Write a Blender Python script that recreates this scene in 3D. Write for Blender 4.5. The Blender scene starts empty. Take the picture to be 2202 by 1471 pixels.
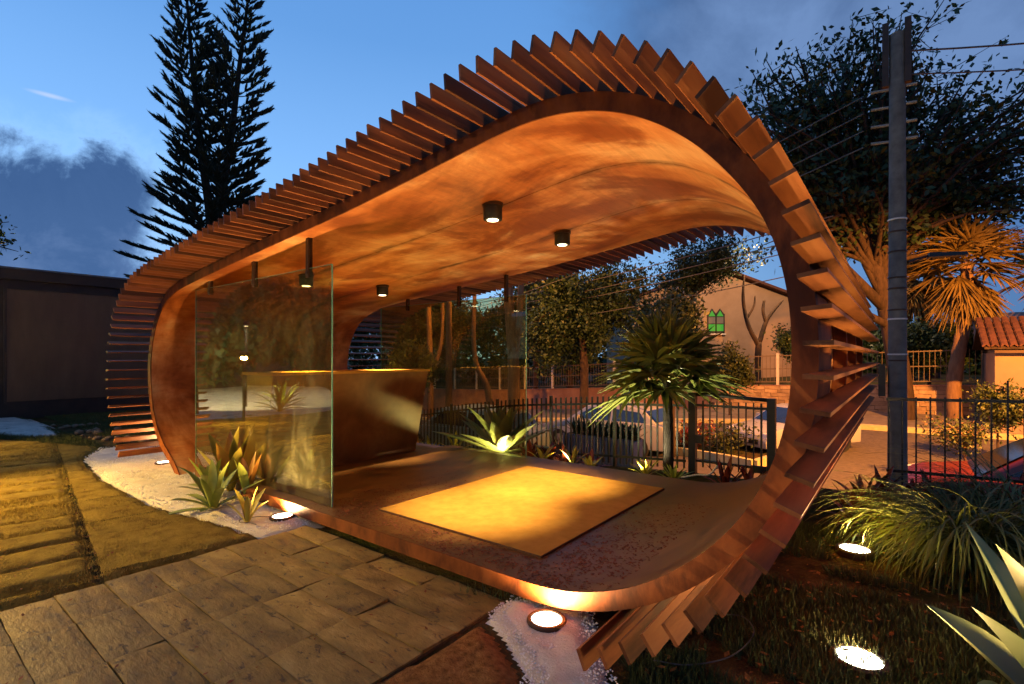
import bpy, bmesh, math, random
import numpy as np
from mathutils import Vector, Matrix

SC = bpy.context.scene
COL = SC.collection
rnd = random.Random(7)
nr = np.random.default_rng(11)
R = math.radians

# ------------------------------------------------------------------ camera
cd = bpy.data.cameras.new("camera")
cam = bpy.data.objects.new("camera", cd)
COL.objects.link(cam)
cam.location = (0, 0, 1.5)
cam.rotation_euler = (R(90), 0, R(37.673))
cd.sensor_width = 36
cd.lens = 17.722
cd.shift_y = 0.0143
cd.clip_end = 2000
cd.clip_start = 0.05
SC.camera = cam

# ------------------------------------------------------------------ sky, exposure
SC.view_settings.view_transform = 'Standard'
SC.view_settings.look = 'None'
SC.view_settings.exposure = 0
SC.view_settings.gamma = 1
SC.view_settings.use_curve_mapping = False
SC.cycles.max_bounces = 8
SC.cycles.diffuse_bounces = 4
SC.cycles.transparent_max_bounces = 16
SC.cycles.sample_clamp_indirect = 6
SC.cycles.caustics_reflective = False
SC.cycles.caustics_refractive = False
SC.cycles.use_denoising = True

W = bpy.data.worlds.new("World")
SC.world = W
W.use_nodes = True


class NT:
    """small helper around a node tree"""
    def __init__(s, tree):
        s.t = tree
        s.n = tree.nodes
        s.l = tree.links

    def new(s, typ, **kw):
        n = s.n.new(typ)
        for k, v in kw.items():
            setattr(n, k, v)
        return n

    def put(s, sock, v):
        if isinstance(v, bpy.types.NodeSocket):
            s.l.new(v, sock)
        else:
            sock.default_value = v

    def math(s, op, a, b=None, c=None, clamp=False):
        n = s.new('ShaderNodeMath', operation=op, use_clamp=clamp)
        for i, v in enumerate((a, b, c)):
            if v is not None:
                s.put(n.inputs[i], v)
        return n.outputs[0]

    def vmath(s, op, a, b=None):
        n = s.new('ShaderNodeVectorMath', operation=op)
        s.put(n.inputs[0], a)
        if b is not None:
            s.put(n.inputs[1], b)
        return n.outputs['Value'] if op in ('DOT_PRODUCT', 'LENGTH') else n.outputs[0]

    def mix(s, f, a, b, mode='MIX'):
        n = s.new('ShaderNodeMix', data_type='RGBA', blend_type=mode)
        s.put(n.inputs[0], f)
        s.put(n.inputs[6], a if not isinstance(a, tuple) else (*a[:3], 1))
        s.put(n.inputs[7], b if not isinstance(b, tuple) else (*b[:3], 1))
        return n.outputs[2]

    def ramp(s, f, stops, interp='LINEAR'):
        n = s.new('ShaderNodeValToRGB')
        e = n.color_ramp.elements
        n.color_ramp.interpolation = interp
        while len(e) < len(stops):
            e.new(0.5)
        for q, (p, c) in zip(e, stops):
            q.position = p
            q.color = (*c[:3], 1) if not isinstance(c, (int, float)) else (c, c, c, 1)
        s.put(n.inputs[0], f)
        return n.outputs[0]

    def noise(s, vec, scale, detail=5, rough=.55, dist=0):
        n = s.new('ShaderNodeTexNoise')
        s.put(n.inputs['Vector'], vec)
        n.inputs['Scale'].default_value = scale
        n.inputs['Detail'].default_value = detail
        n.inputs['Roughness'].default_value = rough
        n.inputs['Distortion'].default_value = dist
        return n.outputs['Fac']

    def smooth(s, x, lo, hi):
        n = s.new('ShaderNodeMapRange', interpolation_type='SMOOTHSTEP')
        s.put(n.inputs[0], x)
        n.inputs[1].default_value = lo
        n.inputs[2].default_value = hi
        return n.outputs[0]


def build_sky():
    k = NT(W.node_tree)
    k.n.clear()
    out = k.new('ShaderNodeOutputWorld')
    bg = k.new('ShaderNodeBackground')
    sky = k.new('ShaderNodeTexSky', sky_type='NISHITA')
    sky.sun_disc = False
    sky.sun_elevation = R(4)
    sky.sun_rotation = R(-120)
    sky.ozone_density = 4.0
    sky.dust_density = 0.3
    sky.air_density = 1.0
    tc = k.new('ShaderNodeTexCoord')
    d = tc.outputs['Generated']
    sep = k.new('ShaderNodeSeparateXYZ')
    k.l.new(d, sep.inputs[0])
    x, y, z = sep.outputs
    # azimuth about the photograph's view direction, in degrees, right positive
    c, s_ = math.cos(R(37.673)), math.sin(R(37.673))
    right = k.math('ADD', k.math('MULTIPLY', x, c), k.math('MULTIPLY', y, s_))
    fwd = k.math('ADD', k.math('MULTIPLY', x, -s_), k.math('MULTIPLY', y, c))
    az = k.math('MULTIPLY', k.math('ARCTAN2', right, fwd), 57.2958)
    el = k.math('MULTIPLY', k.math('ARCSINE', z), 57.2958)
    # clear dusk sky: Nishita shaped towards deep blue
    base = k.mix(1.0, sky.outputs[0], (0.62, 1.0, 1.28), 'MULTIPLY')
    base = k.mix(0.65, base, k.ramp(k.math('DIVIDE', el, 60), [(0, (4.2, 7.4, 11.4)), (.3, (2.9, 6.0, 11.2)), (.52, (1.6, 4.0, 8.6)), (1, (.6, 2.2, 6.4))]))
    # the sky is darker towards the right of the view and behind it
    dim = k.smooth(k.math('COSINE', k.math('MULTIPLY', k.math('SUBTRACT', az, 125), .0174533)), -.62, .25)
    base = k.mix(dim, base, k.mix(1.0, base, (0.26, 0.31, 0.42), 'MULTIPLY'))
    n1 = k.noise(d, 3.2, 9, .62, .25)
    n2 = k.noise(d, 11.0, 10, .66, .5)
    n3 = k.noise(d, 1.6, 6, .55)
    wob = k.math('ADD', k.math('MULTIPLY', k.math('SUBTRACT', n1, .5), 17), k.math('MULTIPLY', k.math('SUBTRACT', n2, .5), 10))
    # cumulus bank low at the left
    top = k.math('ADD', el, wob)
    side = k.math('ADD', az, k.math('MULTIPLY', wob, .9))
    bank = k.math('MULTIPLY', k.math('SUBTRACT', 1, k.smooth(top, 14.8, 18.0)), k.math('SUBTRACT', 1, k.smooth(side, -38.5, -34)))
    behind = k.smooth(az, -150, -120)
    bank = k.math('MULTIPLY', bank, behind)
    rim = k.math('MULTIPLY', k.math('SUBTRACT', 1, k.smooth(top, 15.5, 21)), k.math('SUBTRACT', 1, k.smooth(side, -36, -29)))
    rim = k.math('MULTIPLY', rim, behind)
    bankcol = k.ramp(k.math('ADD', k.math('MULTIPLY', n2, .45), k.math('DIVIDE', el, 40)), [(.25, (1.2, 2.0, 3.9)), (.46, (.42, .98, 2.4)), (.72, (.27, .72, 1.95))])
    behind = k.smooth(az, -150, -120)
    veil = k.math('MULTIPLY', k.math('SUBTRACT', 1, k.smooth(k.math('ADD', el, k.math('MULTIPLY', wob, .6)), 8, 15)), k.math('SUBTRACT', 1, k.smooth(az, -20, -5)))
    veil = k.math('MULTIPLY', veil, behind)
    base = k.mix(k.math('MULTIPLY', veil, .5), base, (1.9, 3.3, 6.6))
    base = k.mix(k.math('MULTIPLY', rim, .16), base, (6.2, 8.8, 11.5))
    base = k.mix(k.math('MULTIPLY', bank, .97), base, bankcol)
    # thin low veil left of the pavilion and one small lit wisp
    wx = k.math('DIVIDE', k.math('ADD', az, 42.5), 1.9)
    wy = k.math('DIVIDE', k.math('SUBTRACT', el, 20.9), .25)
    wisp = k.math('SUBTRACT', 1, k.math('ADD', k.math('MULTIPLY', wx, wx), k.math('MULTIPLY', wy, wy)), clamp=True)
    base = k.mix(k.math('MULTIPLY', k.math('MULTIPLY', wisp, wisp), .35), base, (7.5, 7.2, 9.0))
    # grey overcast at the upper right
    oc = k.math('MULTIPLY', k.smooth(k.math('ADD', k.math('COSINE', k.math('MULTIPLY', k.math('SUBTRACT', az, 110), .0174533)), k.math('MULTIPLY', wob, .014)), -.3, .02), k.smooth(k.math('ADD', el, k.math('MULTIPLY', wob, .5)), 8, 22))
    occol = k.ramp(k.math('ADD', k.math('MULTIPLY', n1, .6), k.math('MULTIPLY', n3, .5)), [(.36, (0.32, .66, 1.65)), (.55, (.55, 1.05, 2.3)), (.70, (1.3, 2.2, 4.2))])
    base = k.mix(k.math('MULTIPLY', oc, .9), base, occol)
    k.l.new(base, bg.inputs[0])
    bg.inputs[1].default_value = 0.13
    k.l.new(bg.outputs[0], out.inputs[0])


build_sky()

SODIUM = (1.0, .34, .045)
WARM = (1.0, .58, .20)
P_DOWN, P_UP, P_SOD = 980.0, 360.0, 22000.0


# ------------------------------------------------------------------ materials
def material(name, stops, scale=6, detail=6, rough=.6, bump=0., bscale=60, metal=0., stretch=(1, 1, 1), blot=None,
             blot_scale=1.3, blot_edge=(.45, .6), vary=0., spec=.4, dist=0., sheen=0., rvar=0.):
    m = bpy.data.materials.new(name)
    m.use_nodes = True
    k = NT(m.node_tree)
    p = k.n['Principled BSDF']
    tc = k.new('ShaderNodeTexCoord')
    co = tc.outputs['Object']
    mp = k.new('ShaderNodeMapping')
    k.l.new(co, mp.inputs[0])
    mp.inputs['Scale'].default_value = stretch
    oi = None
    vec = mp.outputs[0]
    if vary:
        oi = k.new('ShaderNodeObjectInfo')
        off = k.math('MULTIPLY', oi.outputs['Random'], 37.0)
        cmb = k.new('ShaderNodeCombineXYZ')
        for i in range(3):
            k.l.new(off, cmb.inputs[i])
        vec = k.vmath('ADD', vec, cmb.outputs[0])
    n = k.noise(vec, scale, detail, .6, dist)
    col = k.ramp(n, stops)
    if blot:
        b = k.noise(vec, blot_scale, 7, .62, .6)
        col = k.mix(k.math('MULTIPLY', k.smooth(b, *blot_edge), .85), col, blot)
    if vary:
        h = k.new('ShaderNodeHueSaturation')
        k.l.new(col, h.inputs['Color'])
        k.l.new(k.math('ADD', 1 - vary, k.math('MULTIPLY', oi.outputs['Random'], 2 * vary)), h.inputs['Value'])
        col = h.outputs[0]
    k.l.new(col, p.inputs['Base Color'])
    if rvar:
        k.l.new(k.math('ADD', rough - rvar, k.math('MULTIPLY', n, 2 * rvar)), p.inputs['Roughness'])
    else:
        p.inputs['Roughness'].default_value = rough
    p.inputs['Metallic'].default_value = metal
    p.inputs['Specular IOR Level'].default_value = spec
    if bump:
        bn = k.new('ShaderNodeBump')
        bn.inputs['Strength'].default_value = 1
        bn.inputs['Distance'].default_value = bump
        k.l.new(k.noise(vec, bscale, 5, .65), bn.inputs['Height'])
        k.l.new(bn.outputs[0], p.inputs['Normal'])
    return m


def emitter(name, col, strength):
    m = bpy.data.materials.new(name)
    m.use_nodes = True
    p = m.node_tree.nodes['Principled BSDF']
    p.inputs['Base Color'].default_value = (*[q * .12 for q in col], 1)
    p.inputs['Emission Color'].default_value = (*col, 1)
    p.inputs['Emission Strength'].default_value = strength
    return m


def glass_material(name, tint, rough=0.0, refl=1.0, dust_glare=0.):
    m = bpy.data.materials.new(name)
    m.use_nodes = True
    k = NT(m.node_tree)
    k.n.clear()
    o = k.new('ShaderNodeOutputMaterial')
    tr = k.new('ShaderNodeBsdfTransparent')
    tr.inputs[0].default_value = (*tint, 1)
    gl = k.new('ShaderNodeBsdfGlossy')
    gl.inputs['Roughness'].default_value = rough
    gl.inputs[0].default_value = (1, 1, 1, 1)
    geo = k.new('ShaderNodeNewGeometry')
    c = k.math('ABSOLUTE', k.vmath('DOT_PRODUCT', geo.outputs['Normal'], geo.outputs['Incoming']))
    fr = k.math('ADD', .04, k.math('MULTIPLY', .96, k.math('POWER', k.math('SUBTRACT', 1, c, clamp=True), 5)))
    mx = k.new('ShaderNodeMixShader')
    k.l.new(k.math('MULTIPLY', fr, refl), mx.inputs[0])
    k.l.new(tr.outputs[0], mx.inputs[1])
    k.l.new(gl.outputs[0], mx.inputs[2])
    last = mx.outputs[0]
    if dust_glare:
        tc = k.new('ShaderNodeTexCoord')
        df = k.new('ShaderNodeBsdfDiffuse')
        df.inputs[0].default_value = (.70, .70, .42, 1)  # dust smears, yellowed and strengthened to stand in for milky warm reflections
        mp = k.new('ShaderNodeMapping')
        mp.inputs['Scale'].default_value = (1.6, 1, .7)
        k.l.new(tc.outputs['Object'], mp.inputs[0])
        n = k.smooth(k.noise(mp.outputs[0], 2.6, 8, .65, 1.4), .42, .78)
        m2 = k.new('ShaderNodeMixShader')
        k.l.new(k.math('ADD', dust_glare * .25, k.math('MULTIPLY', n, dust_glare)), m2.inputs[0])
        k.l.new(last, m2.inputs[1])
        k.l.new(df.outputs[0], m2.inputs[2])
        last = m2.outputs[0]
    k.l.new(last, o.inputs[0])
    return m


def leafmat(name, c1, c2, rough=.45, scale=3, vary=.15, spec=.35):
    return material(name, [(.35, c1), (.65, c2)], scale=scale, detail=3, rough=rough, vary=vary, spec=spec)


MT = {}
MT['shell'] = material('corten_sheet', [(.36, (.20, .050, .010)), (.46, (.40, .128, .030)), (.54, (.54, .225, .070)), (.65, (.66, .385, .17))],
                       scale=1.35, detail=13, rough=.46, bump=.0012, bscale=28, stretch=(.8, 1.15, 1.0), blot=(.20, .045, .008),
                       blot_scale=.95, blot_edge=(.47, .60), dist=.35, spec=.35, rvar=.12)
def stain_seams(m, ys):
    k = NT(m.node_tree)
    p = k.n['Principled BSDF']
    src = p.inputs['Base Color'].links[0].from_socket
    tc = k.new('ShaderNodeTexCoord')
    sp = k.new('ShaderNodeSeparateXYZ')
    k.l.new(tc.outputs['Object'], sp.inputs[0])
    wob = k.math('MULTIPLY', k.math('SUBTRACT', k.noise(tc.outputs['Object'], 2.6, 6, .6), .5), .16)
    y = k.math('ADD', sp.outputs[1], wob)
    amt = None
    for q in ys:
        d = k.math('ABSOLUTE', k.math('SUBTRACT', y, q))
        a = k.math('SUBTRACT', 1, k.smooth(d, .012, .085))
        amt = a if amt is None else k.math('MAXIMUM', amt, a)
    br = k.smooth(k.noise(tc.outputs['Object'], 1.4, 5, .6), .40, .60)
    mp = k.new('ShaderNodeMapping')
    mp.inputs['Rotation'].default_value = (0, 0, .6)
    mp.inputs['Scale'].default_value = (14, 1.4, 6)
    k.l.new(tc.outputs['Object'], mp.inputs[0])
    st = k.ramp(k.noise(mp.outputs[0], 1.6, 8, .7, .6), [(.3, .62), (.5, 1.0), (.72, 1.28)])
    src = k.mix(.5, src, k.mix(1.0, src, st, 'MULTIPLY'))
    col = k.mix(k.math('MULTIPLY', k.math('MULTIPLY', amt, br), .8), src, (.11, .045, .016))
    k.l.new(col, p.inputs['Base Color'])


stain_seams(MT['shell'], (3.349 - 4.0, 4.409 - 4.0))
MT['fascia'] = material('rusted_fascia', [(.3, (.085, .022, .007)), (.55, (.20, .058, .015)), (.75, (.27, .09, .026))], scale=5, detail=8,
                        rough=.6, bump=.001, bscale=40, stretch=(1.4, 1, .7), blot=(.05, .015, .008), blot_edge=(.5, .62), spec=.15)
MT['slat'] = material('weathered_slat', [(.3, (.11, .030, .008)), (.5, (.25, .078, .021)), (.7, (.34, .122, .034))], scale=9, detail=7, rough=.6,
                      bump=.0008, bscale=60, stretch=(1, .12, 1), vary=.22, spec=.2, blot=(.045, .017, .006), blot_scale=3.2, blot_edge=(.50, .64))
MT['floor'] = material('oxidised_floor', [(.3, (.08, .033, .009)), (.5, (.145, .064, .016)), (.7, (.205, .10, .028))], scale=2.2, detail=9, rough=.42,
                       bump=.001, bscale=30, stretch=(1.4, .8, 1), blot=(.10, .032, .013), blot_scale=1.6, blot_edge=(.52, .72), dist=.6, rvar=.1, spec=.22)
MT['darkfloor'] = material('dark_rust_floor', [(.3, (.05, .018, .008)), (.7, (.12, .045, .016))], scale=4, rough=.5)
MT['counter'] = material('counter_sheet', [(.3, (.12, .045, .012)), (.5, (.20, .085, .024)), (.7, (.27, .135, .045))], scale=2.5, detail=8, rough=.45, dist=.5,
                         blot=(.15, .06, .02), blot_scale=1.7, blot_edge=(.55, .75))
MT['mat'] = material('coir_mat', [(.3, (.40, .20, .036)), (.5, (.46, .235, .045)), (.7, (.51, .27, .055))], scale=9, detail=10, rough=.95, bump=.004, bscale=220,
                     spec=.1)
MT['matedge'] = material('mat_edge', [(.3, (.06, .025, .01)), (.7, (.12, .05, .02))], scale=60, rough=.95)
MT['flake'] = material('rust_flake', [(.3, (.09, .02, .008)), (.7, (.22, .06, .02))], scale=30, rough=.8)
MT['steel'] = material('dark_steel', [(.3, (.035, .018, .010)), (.7, (.07, .035, .018))], scale=12, rough=.45, metal=.3)
MT['black'] = material('black_paint', [(.3, (.012, .012, .012)), (.7, (.02, .02, .02))], scale=20, rough=.45)
MT['fence'] = material('green_black_paint', [(.3, (.008, .012, .012)), (.7, (.018, .024, .022))], scale=14, rough=.4, vary=.1)
MT['glass'] = glass_material('greenish_glass', (.82, .81, .56), refl=2.0, dust_glare=.045)
MT['glassedge'] = material('glass_edge', [(.3, (.10, .30, .22)), (.7, (.16, .42, .30))], scale=8, rough=.15, spec=.8)
MT['gravel'] = material('white_pebble_bed', [(.3, (.46, .41, .34)), (.5, (.62, .56, .47)), (.7, (.72, .66, .57))], scale=3, detail=10, rough=.9, bump=.012,
                        bscale=70, spec=.15)
MT['pebble'] = material('white_pebble', [(.3, (.55, .52, .48)), (.7, (.80, .78, .74))], scale=9, rough=.75, vary=.2)
MT['mulch'] = material('bark_mulch', [(.3, (.13, .055, .016)), (.5, (.26, .12, .034)), (.7, (.36, .18, .06))], scale=26, detail=9, rough=.95, bump=.02, bscale=90,
                       spec=.1)
MT['paver'] = material('slate_paver', [(.28, (.078, .048, .012)), (.45, (.20, .13, .028)), (.58, (.27, .18, .042)), (.75, (.38, .275, .085))], scale=3.4, detail=11,
                       rough=.6, bump=.008, bscale=16, stretch=(1, 2.2, 1), vary=.26, blot=(.05, .031, .015), blot_scale=10, blot_edge=(.57, .66), dist=.5,
                       spec=.4, rvar=.15)
MT['joint'] = material('sandy_joint', [(.3, (.07, .048, .020)), (.7, (.13, .092, .04))], scale=30, rough=.95, bump=.01)
MT['soil'] = material('garden_soil', [(.3, (.028, .017, .007)), (.5, (.075, .046, .016)), (.7, (.13, .085, .028))], scale=3.5, detail=12, rough=.95, bump=.05,
                      bscale=22, blot=(.035, .05, .012), blot_scale=1.8, blot_edge=(.45, .62), spec=.1)
MT['turf'] = material('dry_turf', [(.3, (.13, .08, .016)), (.5, (.22, .15, .03)), (.7, (.28, .20, .045))], scale=7, detail=11, rough=.95, bump=.03, bscale=55,
                      spec=.1, vary=.12)
MT['blade'] = leafmat('dry_grass_blade', (.20, .135, .022), (.36, .26, .05), rough=.7)
MT['greenblade'] = leafmat('green_grass_blade', (.035, .05, .010), (.08, .085, .02), rough=.7)
MT['asphalt'] = material('asphalt', [(.3, (.07, .056, .042)), (.7, (.13, .105, .078))], scale=8, detail=9, rough=.85, bump=.006, bscale=90)
MT['pave'] = material('street_pavement', [(.3, (.12, .10, .075)), (.7, (.21, .175, .13))], scale=5, detail=9, rough=.9, bump=.004)
MT['kerb'] = material('painted_kerb', [(.3, (.45, .38, .16)), (.7, (.65, .56, .26))], scale=9, detail=8, rough=.8)
MT['wallstone'] = material('stone_block', [(.3, (.26, .17, .11)), (.5, (.38, .26, .17)), (.7, (.50, .36, .25))], scale=4, detail=8, rough=.9, bump=.01, bscale=20,
                           vary=.2)
MT['redwall'] = material('earth_render', [(.3, (.26, .13, .085)), (.7, (.38, .21, .14))], scale=2, detail=8, rough=.9, bump=.006, bscale=20)
MT['mortar'] = material('mortar', [(.3, (.09, .06, .042)), (.7, (.15, .10, .075))], scale=8, rough=.95)
MT['plaster'] = material('peach_plaster', [(.3, (.27, .18, .12)), (.7, (.35, .24, .165))], scale=1.2, detail=8, rough=.9)
MT['whitepost'] = material('white_post', [(.3, (.50, .48, .45)), (.7, (.68, .66, .62))], scale=7, rough=.7)
MT['wire'] = material('rail_wire', [(.3, (.10, .075, .05)), (.7, (.18, .13, .09))], scale=9, rough=.6)
MT['rooftile'] = material('clay_rooftile', [(.3, (.06, .024, .016)), (.7, (.13, .05, .03))], scale=7, detail=7, rough=.85, vary=.2)
MT['greyroof'] = material('grey_rooftile', [(.3, (.16, .14, .13)), (.7, (.26, .23, .21))], scale=5, rough=.85)
MT['hutwall'] = material('brown_cladding', [(.3, (.022, .012, .008)), (.7, (.045, .024, .014))], scale=3, rough=.55)
MT['hutpanel'] = material('brown_shutter', [(.3, (.10, .05, .022)), (.7, (.15, .08, .036))], scale=3, rough=.5, stretch=(1, 1, .3))
MT['hutroof'] = material('hut_roof_edge', [(.3, (.12, .11, .12)), (.7, (.2, .19, .2))], scale=5, rough=.5)
MT['bark'] = material('tree_bark', [(.3, (.032, .02, .013)), (.7, (.085, .052, .033))], scale=7, detail=8, rough=.95, bump=.03, bscale=18, stretch=(2, 2, .5))
MT['darkbark'] = material('dark_palm_bark', [(.3, (.014, .011, .008)), (.7, (.035, .026, .018))], scale=14, detail=8, rough=.95, bump=.02, bscale=30, stretch=(1, 1, 3))
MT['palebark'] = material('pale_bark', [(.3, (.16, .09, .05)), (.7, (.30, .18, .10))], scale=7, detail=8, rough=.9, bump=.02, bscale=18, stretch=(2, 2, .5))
MT['concrete'] = material('pole_concrete', [(.3, (.075, .073, .068)), (.7, (.15, .148, .14))], scale=8, detail=8, rough=.85, bump=.004, bscale=30)
MT['pine'] = leafmat('pine_needle', (.012, .022, .014), (.03, .042, .024), rough=.7)
MT['leafdark'] = leafmat('dark_leaf', (.018, .042, .012), (.048, .080, .022), rough=.5)
MT['leafmid'] = leafmat('mid_leaf', (.035, .055, .012), (.08, .095, .022), rough=.5)
MT['leafyellow'] = leafmat('yellow_leaf', (.20, .15, .02), (.38, .29, .04), rough=.5)
MT['palmleaf'] = leafmat('palm_leaf', (.11, .16, .03), (.25, .27, .06), rough=.4)
MT['palmdry'] = leafmat('dry_palm_leaf', (.11, .07, .018), (.22, .15, .04), rough=.7)
MT['brom'] = leafmat('bromeliad_leaf', (.16, .21, .03), (.34, .37, .06), rough=.3, scale=4)
MT['bromyellow'] = leafmat('yellow_bromeliad_leaf', (.30, .25, .03), (.50, .40, .05), rough=.35)
MT['bromorange'] = leafmat('orange_bromeliad_leaf', (.28, .10, .02), (.42, .22, .03), rough=.35)
MT['bromred'] = leafmat('red_bromeliad_leaf', (.10, .015, .010), (.24, .05, .018), rough=.3)
MT['agave'] = leafmat('agave_leaf', (.17, .21, .08), (.30, .33, .14), rough=.45)
MT['grassclump'] = leafmat('fountain_grass_blade', (.045, .065, .010), (.13, .15, .024), rough=.5)
MT['planter'] = material('ribbed_planter', [(.3, (.26, .25, .23)), (.7, (.36, .35, .32))], scale=5, rough=.6)
MT['carwhite'] = material('white_car_paint', [(.3, (.36, .36, .36)), (.7, (.40, .40, .40))], scale=2, rough=.25, spec=.6)
MT['carblue'] = material('grey_blue_car_paint', [(.3, (.15, .19, .22)), (.7, (.19, .23, .26))], scale=2, rough=.28, spec=.6, metal=.2)
MT['carred'] = material('red_car_paint', [(.3, (.08, .009, .006)), (.7, (.11, .013, .008))], scale=2, rough=.3, spec=.6)
MT['carglass'] = material('dark_car_window', [(.3, (.012, .016, .024)), (.7, (.018, .022, .032))], scale=2, rough=.08, spec=.8)
MT['tyre'] = material('tyre_rubber', [(.3, (.015, .015, .015)), (.7, (.025, .025, .025))], scale=20, rough=.9)
MT['rim'] = material('alloy_rim', [(.3, (.45, .44, .43)), (.7, (.6, .59, .58))], scale=5, rough=.3, metal=.7)
MT['headlight'] = material('headlight_glass', [(.3, (.6, .6, .62)), (.7, (.75, .75, .78))], scale=5, rough=.1, spec=.8)
MT['redtarp'] = material('red_sheet', [(.3, (.45, .07, .02)), (.7, (.55, .10, .03))], scale=3, rough=.7)
MT['insul'] = material('insulator', [(.3, (.16, .14, .12)), (.7, (.26, .23, .2))], scale=9, rough=.4)
MT['cable'] = material('cable_rubber', [(.3, (.05, .05, .05)), (.7, (.09, .09, .09))], scale=9, rough=.6)
MT['hose'] = material('white_hose', [(.3, (.5, .5, .46)), (.7, (.62, .62, .58))], scale=9, rough=.5)
MT['rock'] = material('brown_stone', [(.3, (.12, .075, .04)), (.7, (.24, .16, .09))], scale=6, detail=8, rough=.9, vary=.25)
MT['lens'] = emitter('lit_lens', (1.0, .93, .72), 14)
MT['downlens'] = emitter('lit_downlight', (1.0, .82, .45), 9)
MT['sodlens'] = emitter('sodium_lens', SODIUM, 12)
MT['greenpane'] = emitter('green_stained_glass', (.05, .60, .05), .45)
MT['palepane'] = emitter('pale_stained_glass', (.34, .22, .14), .32)
MT['lampwin'] = emitter('lit_far_window', (.75, .95, 1.0), 1.1)


# ------------------------------------------------------------------ mesh helpers
ORG = {}


class MB:
    def __init__(s):
        s.v = []
        s.f = []

    def add(s, vs, fs):
        b = len(s.v)
        s.v += [tuple(p) for p in vs]
        s.f += [tuple(i + b for i in f) for f in fs]
        return s

    def box8(s, p):
        return s.add(p, [(0, 3, 2, 1), (4, 5, 6, 7), (0, 1, 5, 4), (1, 2, 6, 5), (2, 3, 7, 6), (3, 0, 4, 7)])

    def box(s, x0, x1, y0, y1, z0, z1):
        return s.box8([(x0, y0, z0), (x1, y0, z0), (x1, y1, z0), (x0, y1, z0), (x0, y0, z1), (x1, y0, z1), (x1, y1, z1), (x0, y1, z1)])

    def bar(s, a, b, w, h=None, up=(0, 0, 1)):
        a, b = Vector(a), Vector(b)
        d = (b - a).normalized()
        u = Vector(up)
        if abs(d.dot(u)) > .98:
            u = Vector((0, 1, 0))
        x = d.cross(u).normalized() * (w / 2)
        y = x.cross(d).normalized() * ((h or w) / 2)
        return s.box8([a - x - y, a + x - y, a + x + y, a - x + y, b - x - y, b + x - y, b + x + y, b - x + y])

    def tube(s, pts, radii, n=8, cap=True):
        pts = [Vector(p) for p in pts]
        if not isinstance(radii, (list, tuple)):
            radii = [radii] * len(pts)
        b = len(s.v)
        ref = None
        for i, p in enumerate(pts):
            d = (pts[min(i + 1, len(pts) - 1)] - pts[max(i - 1, 0)])
            d = d.normalized() if d.length > 1e-9 else Vector((0, 0, 1))
            if ref is None:
                ref = Vector((1, 0, 0)) if abs(d.x) < .8 else Vector((0, 1, 0))
            x = d.cross(ref).normalized()
            y = x.cross(d)
            ref = -y if False else ref
            for k in range(n):
                a = 2 * math.pi * k / n
                s.v.append(tuple(p + (x * math.cos(a) + y * math.sin(a)) * radii[i]))
        for i in range(len(pts) - 1):
            for k in range(n):
                k2 = (k + 1) % n
                s.f.append((b + i * n + k, b + i * n + k2, b + (i + 1) * n + k2, b + (i + 1) * n + k))
        if cap and n > 2:
            s.f.append(tuple(b + k for k in range(n - 1, -1, -1)))
            e = b + (len(pts) - 1) * n
            s.f.append(tuple(e + k for k in range(n)))
        return s

    def lathe(s, prof, c=(0, 0, 0), n=24):
        """prof: (radius, z) pairs"""
        b = len(s.v)
        for r, z in prof:
            for k in range(n):
                a = 2 * math.pi * k / n
                s.v.append((c[0] + r * math.cos(a), c[1] + r * math.sin(a), c[2] + z))
        for i in range(len(prof) - 1):
            for k in range(n):
                k2 = (k + 1) % n
                s.f.append((b + i * n + k, b + i * n + k2, b + (i + 1) * n + k2, b + (i + 1) * n + k))
        s.f.append(tuple(b + k for k in range(n - 1, -1, -1)))
        e = b + (len(prof) - 1) * n
        s.f.append(tuple(e + k for k in range(n)))
        return s

    def prism(s, poly, axis, a0, a1):
        """poly in the two other axes, extruded along axis"""
        n = len(poly)

        def P(u, v, w):
            return {'x': (w, u, v), 'y': (u, w, v), 'z': (u, v, w)}[axis]
        vs = [P(u, v, a0) for u, v in poly] + [P(u, v, a1) for u, v in poly]
        fs = [tuple(range(n - 1, -1, -1)), tuple(range(n, 2 * n))] + [(i, (i + 1) % n, n + (i + 1) % n, n + i) for i in range(n)]
        return s.add(vs, fs)

    def leaf(s, pts, widths, up, fold=.25, thick=0.0):
        """a strap leaf along pts, three vertices across, folded to a shallow V"""
        pts = [Vector(p) for p in pts]
        b = len(s.v)
        up = Vector(up)
        for i, p in enumerate(pts):
            d = (pts[min(i + 1, len(pts) - 1)] - pts[max(i - 1, 0)]).normalized()
            x = d.cross(up)
            x = x.normalized() if x.length > 1e-6 else Vector((1, 0, 0))
            nrm = x.cross(d).normalized()
            w = widths[i] / 2
            s.v += [tuple(p - x * w + nrm * w * fold), tuple(p - nrm * w * fold * .3), tuple(p + x * w + nrm * w * fold)]
        for i in range(len(pts) - 1):
            for k in range(2):
                s.f.append((b + i * 3 + k, b + i * 3 + k + 1, b + i * 3 + k + 4, b + i * 3 + k + 3))
        return s

    def build(s, name, mat, parent=None, smooth=False, org=None, kind=None, mats=None):
        if parent is not None:
            org = ORG[parent.name]
        elif org is None:
            org = (0, 0, 0)
        me = bpy.data.meshes.new(name)
        v = np.array(s.v, dtype=np.float64).reshape(-1, 3) - np.array(org)
        me.from_pydata(v.tolist(), [], s.f)
        me.materials.append(MT[mat] if isinstance(mat, str) else mat)
        if smooth:
            me.polygons.foreach_set('use_smooth', [True] * len(me.polygons))
        me.update()
        o = bpy.data.objects.new(name, me)
        COL.objects.link(o)
        if parent is not None:
            o.parent = parent
        else:
            o.location = org
        ORG[o.name] = tuple(org)
        if kind:
            o['kind'] = kind
        return o


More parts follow.
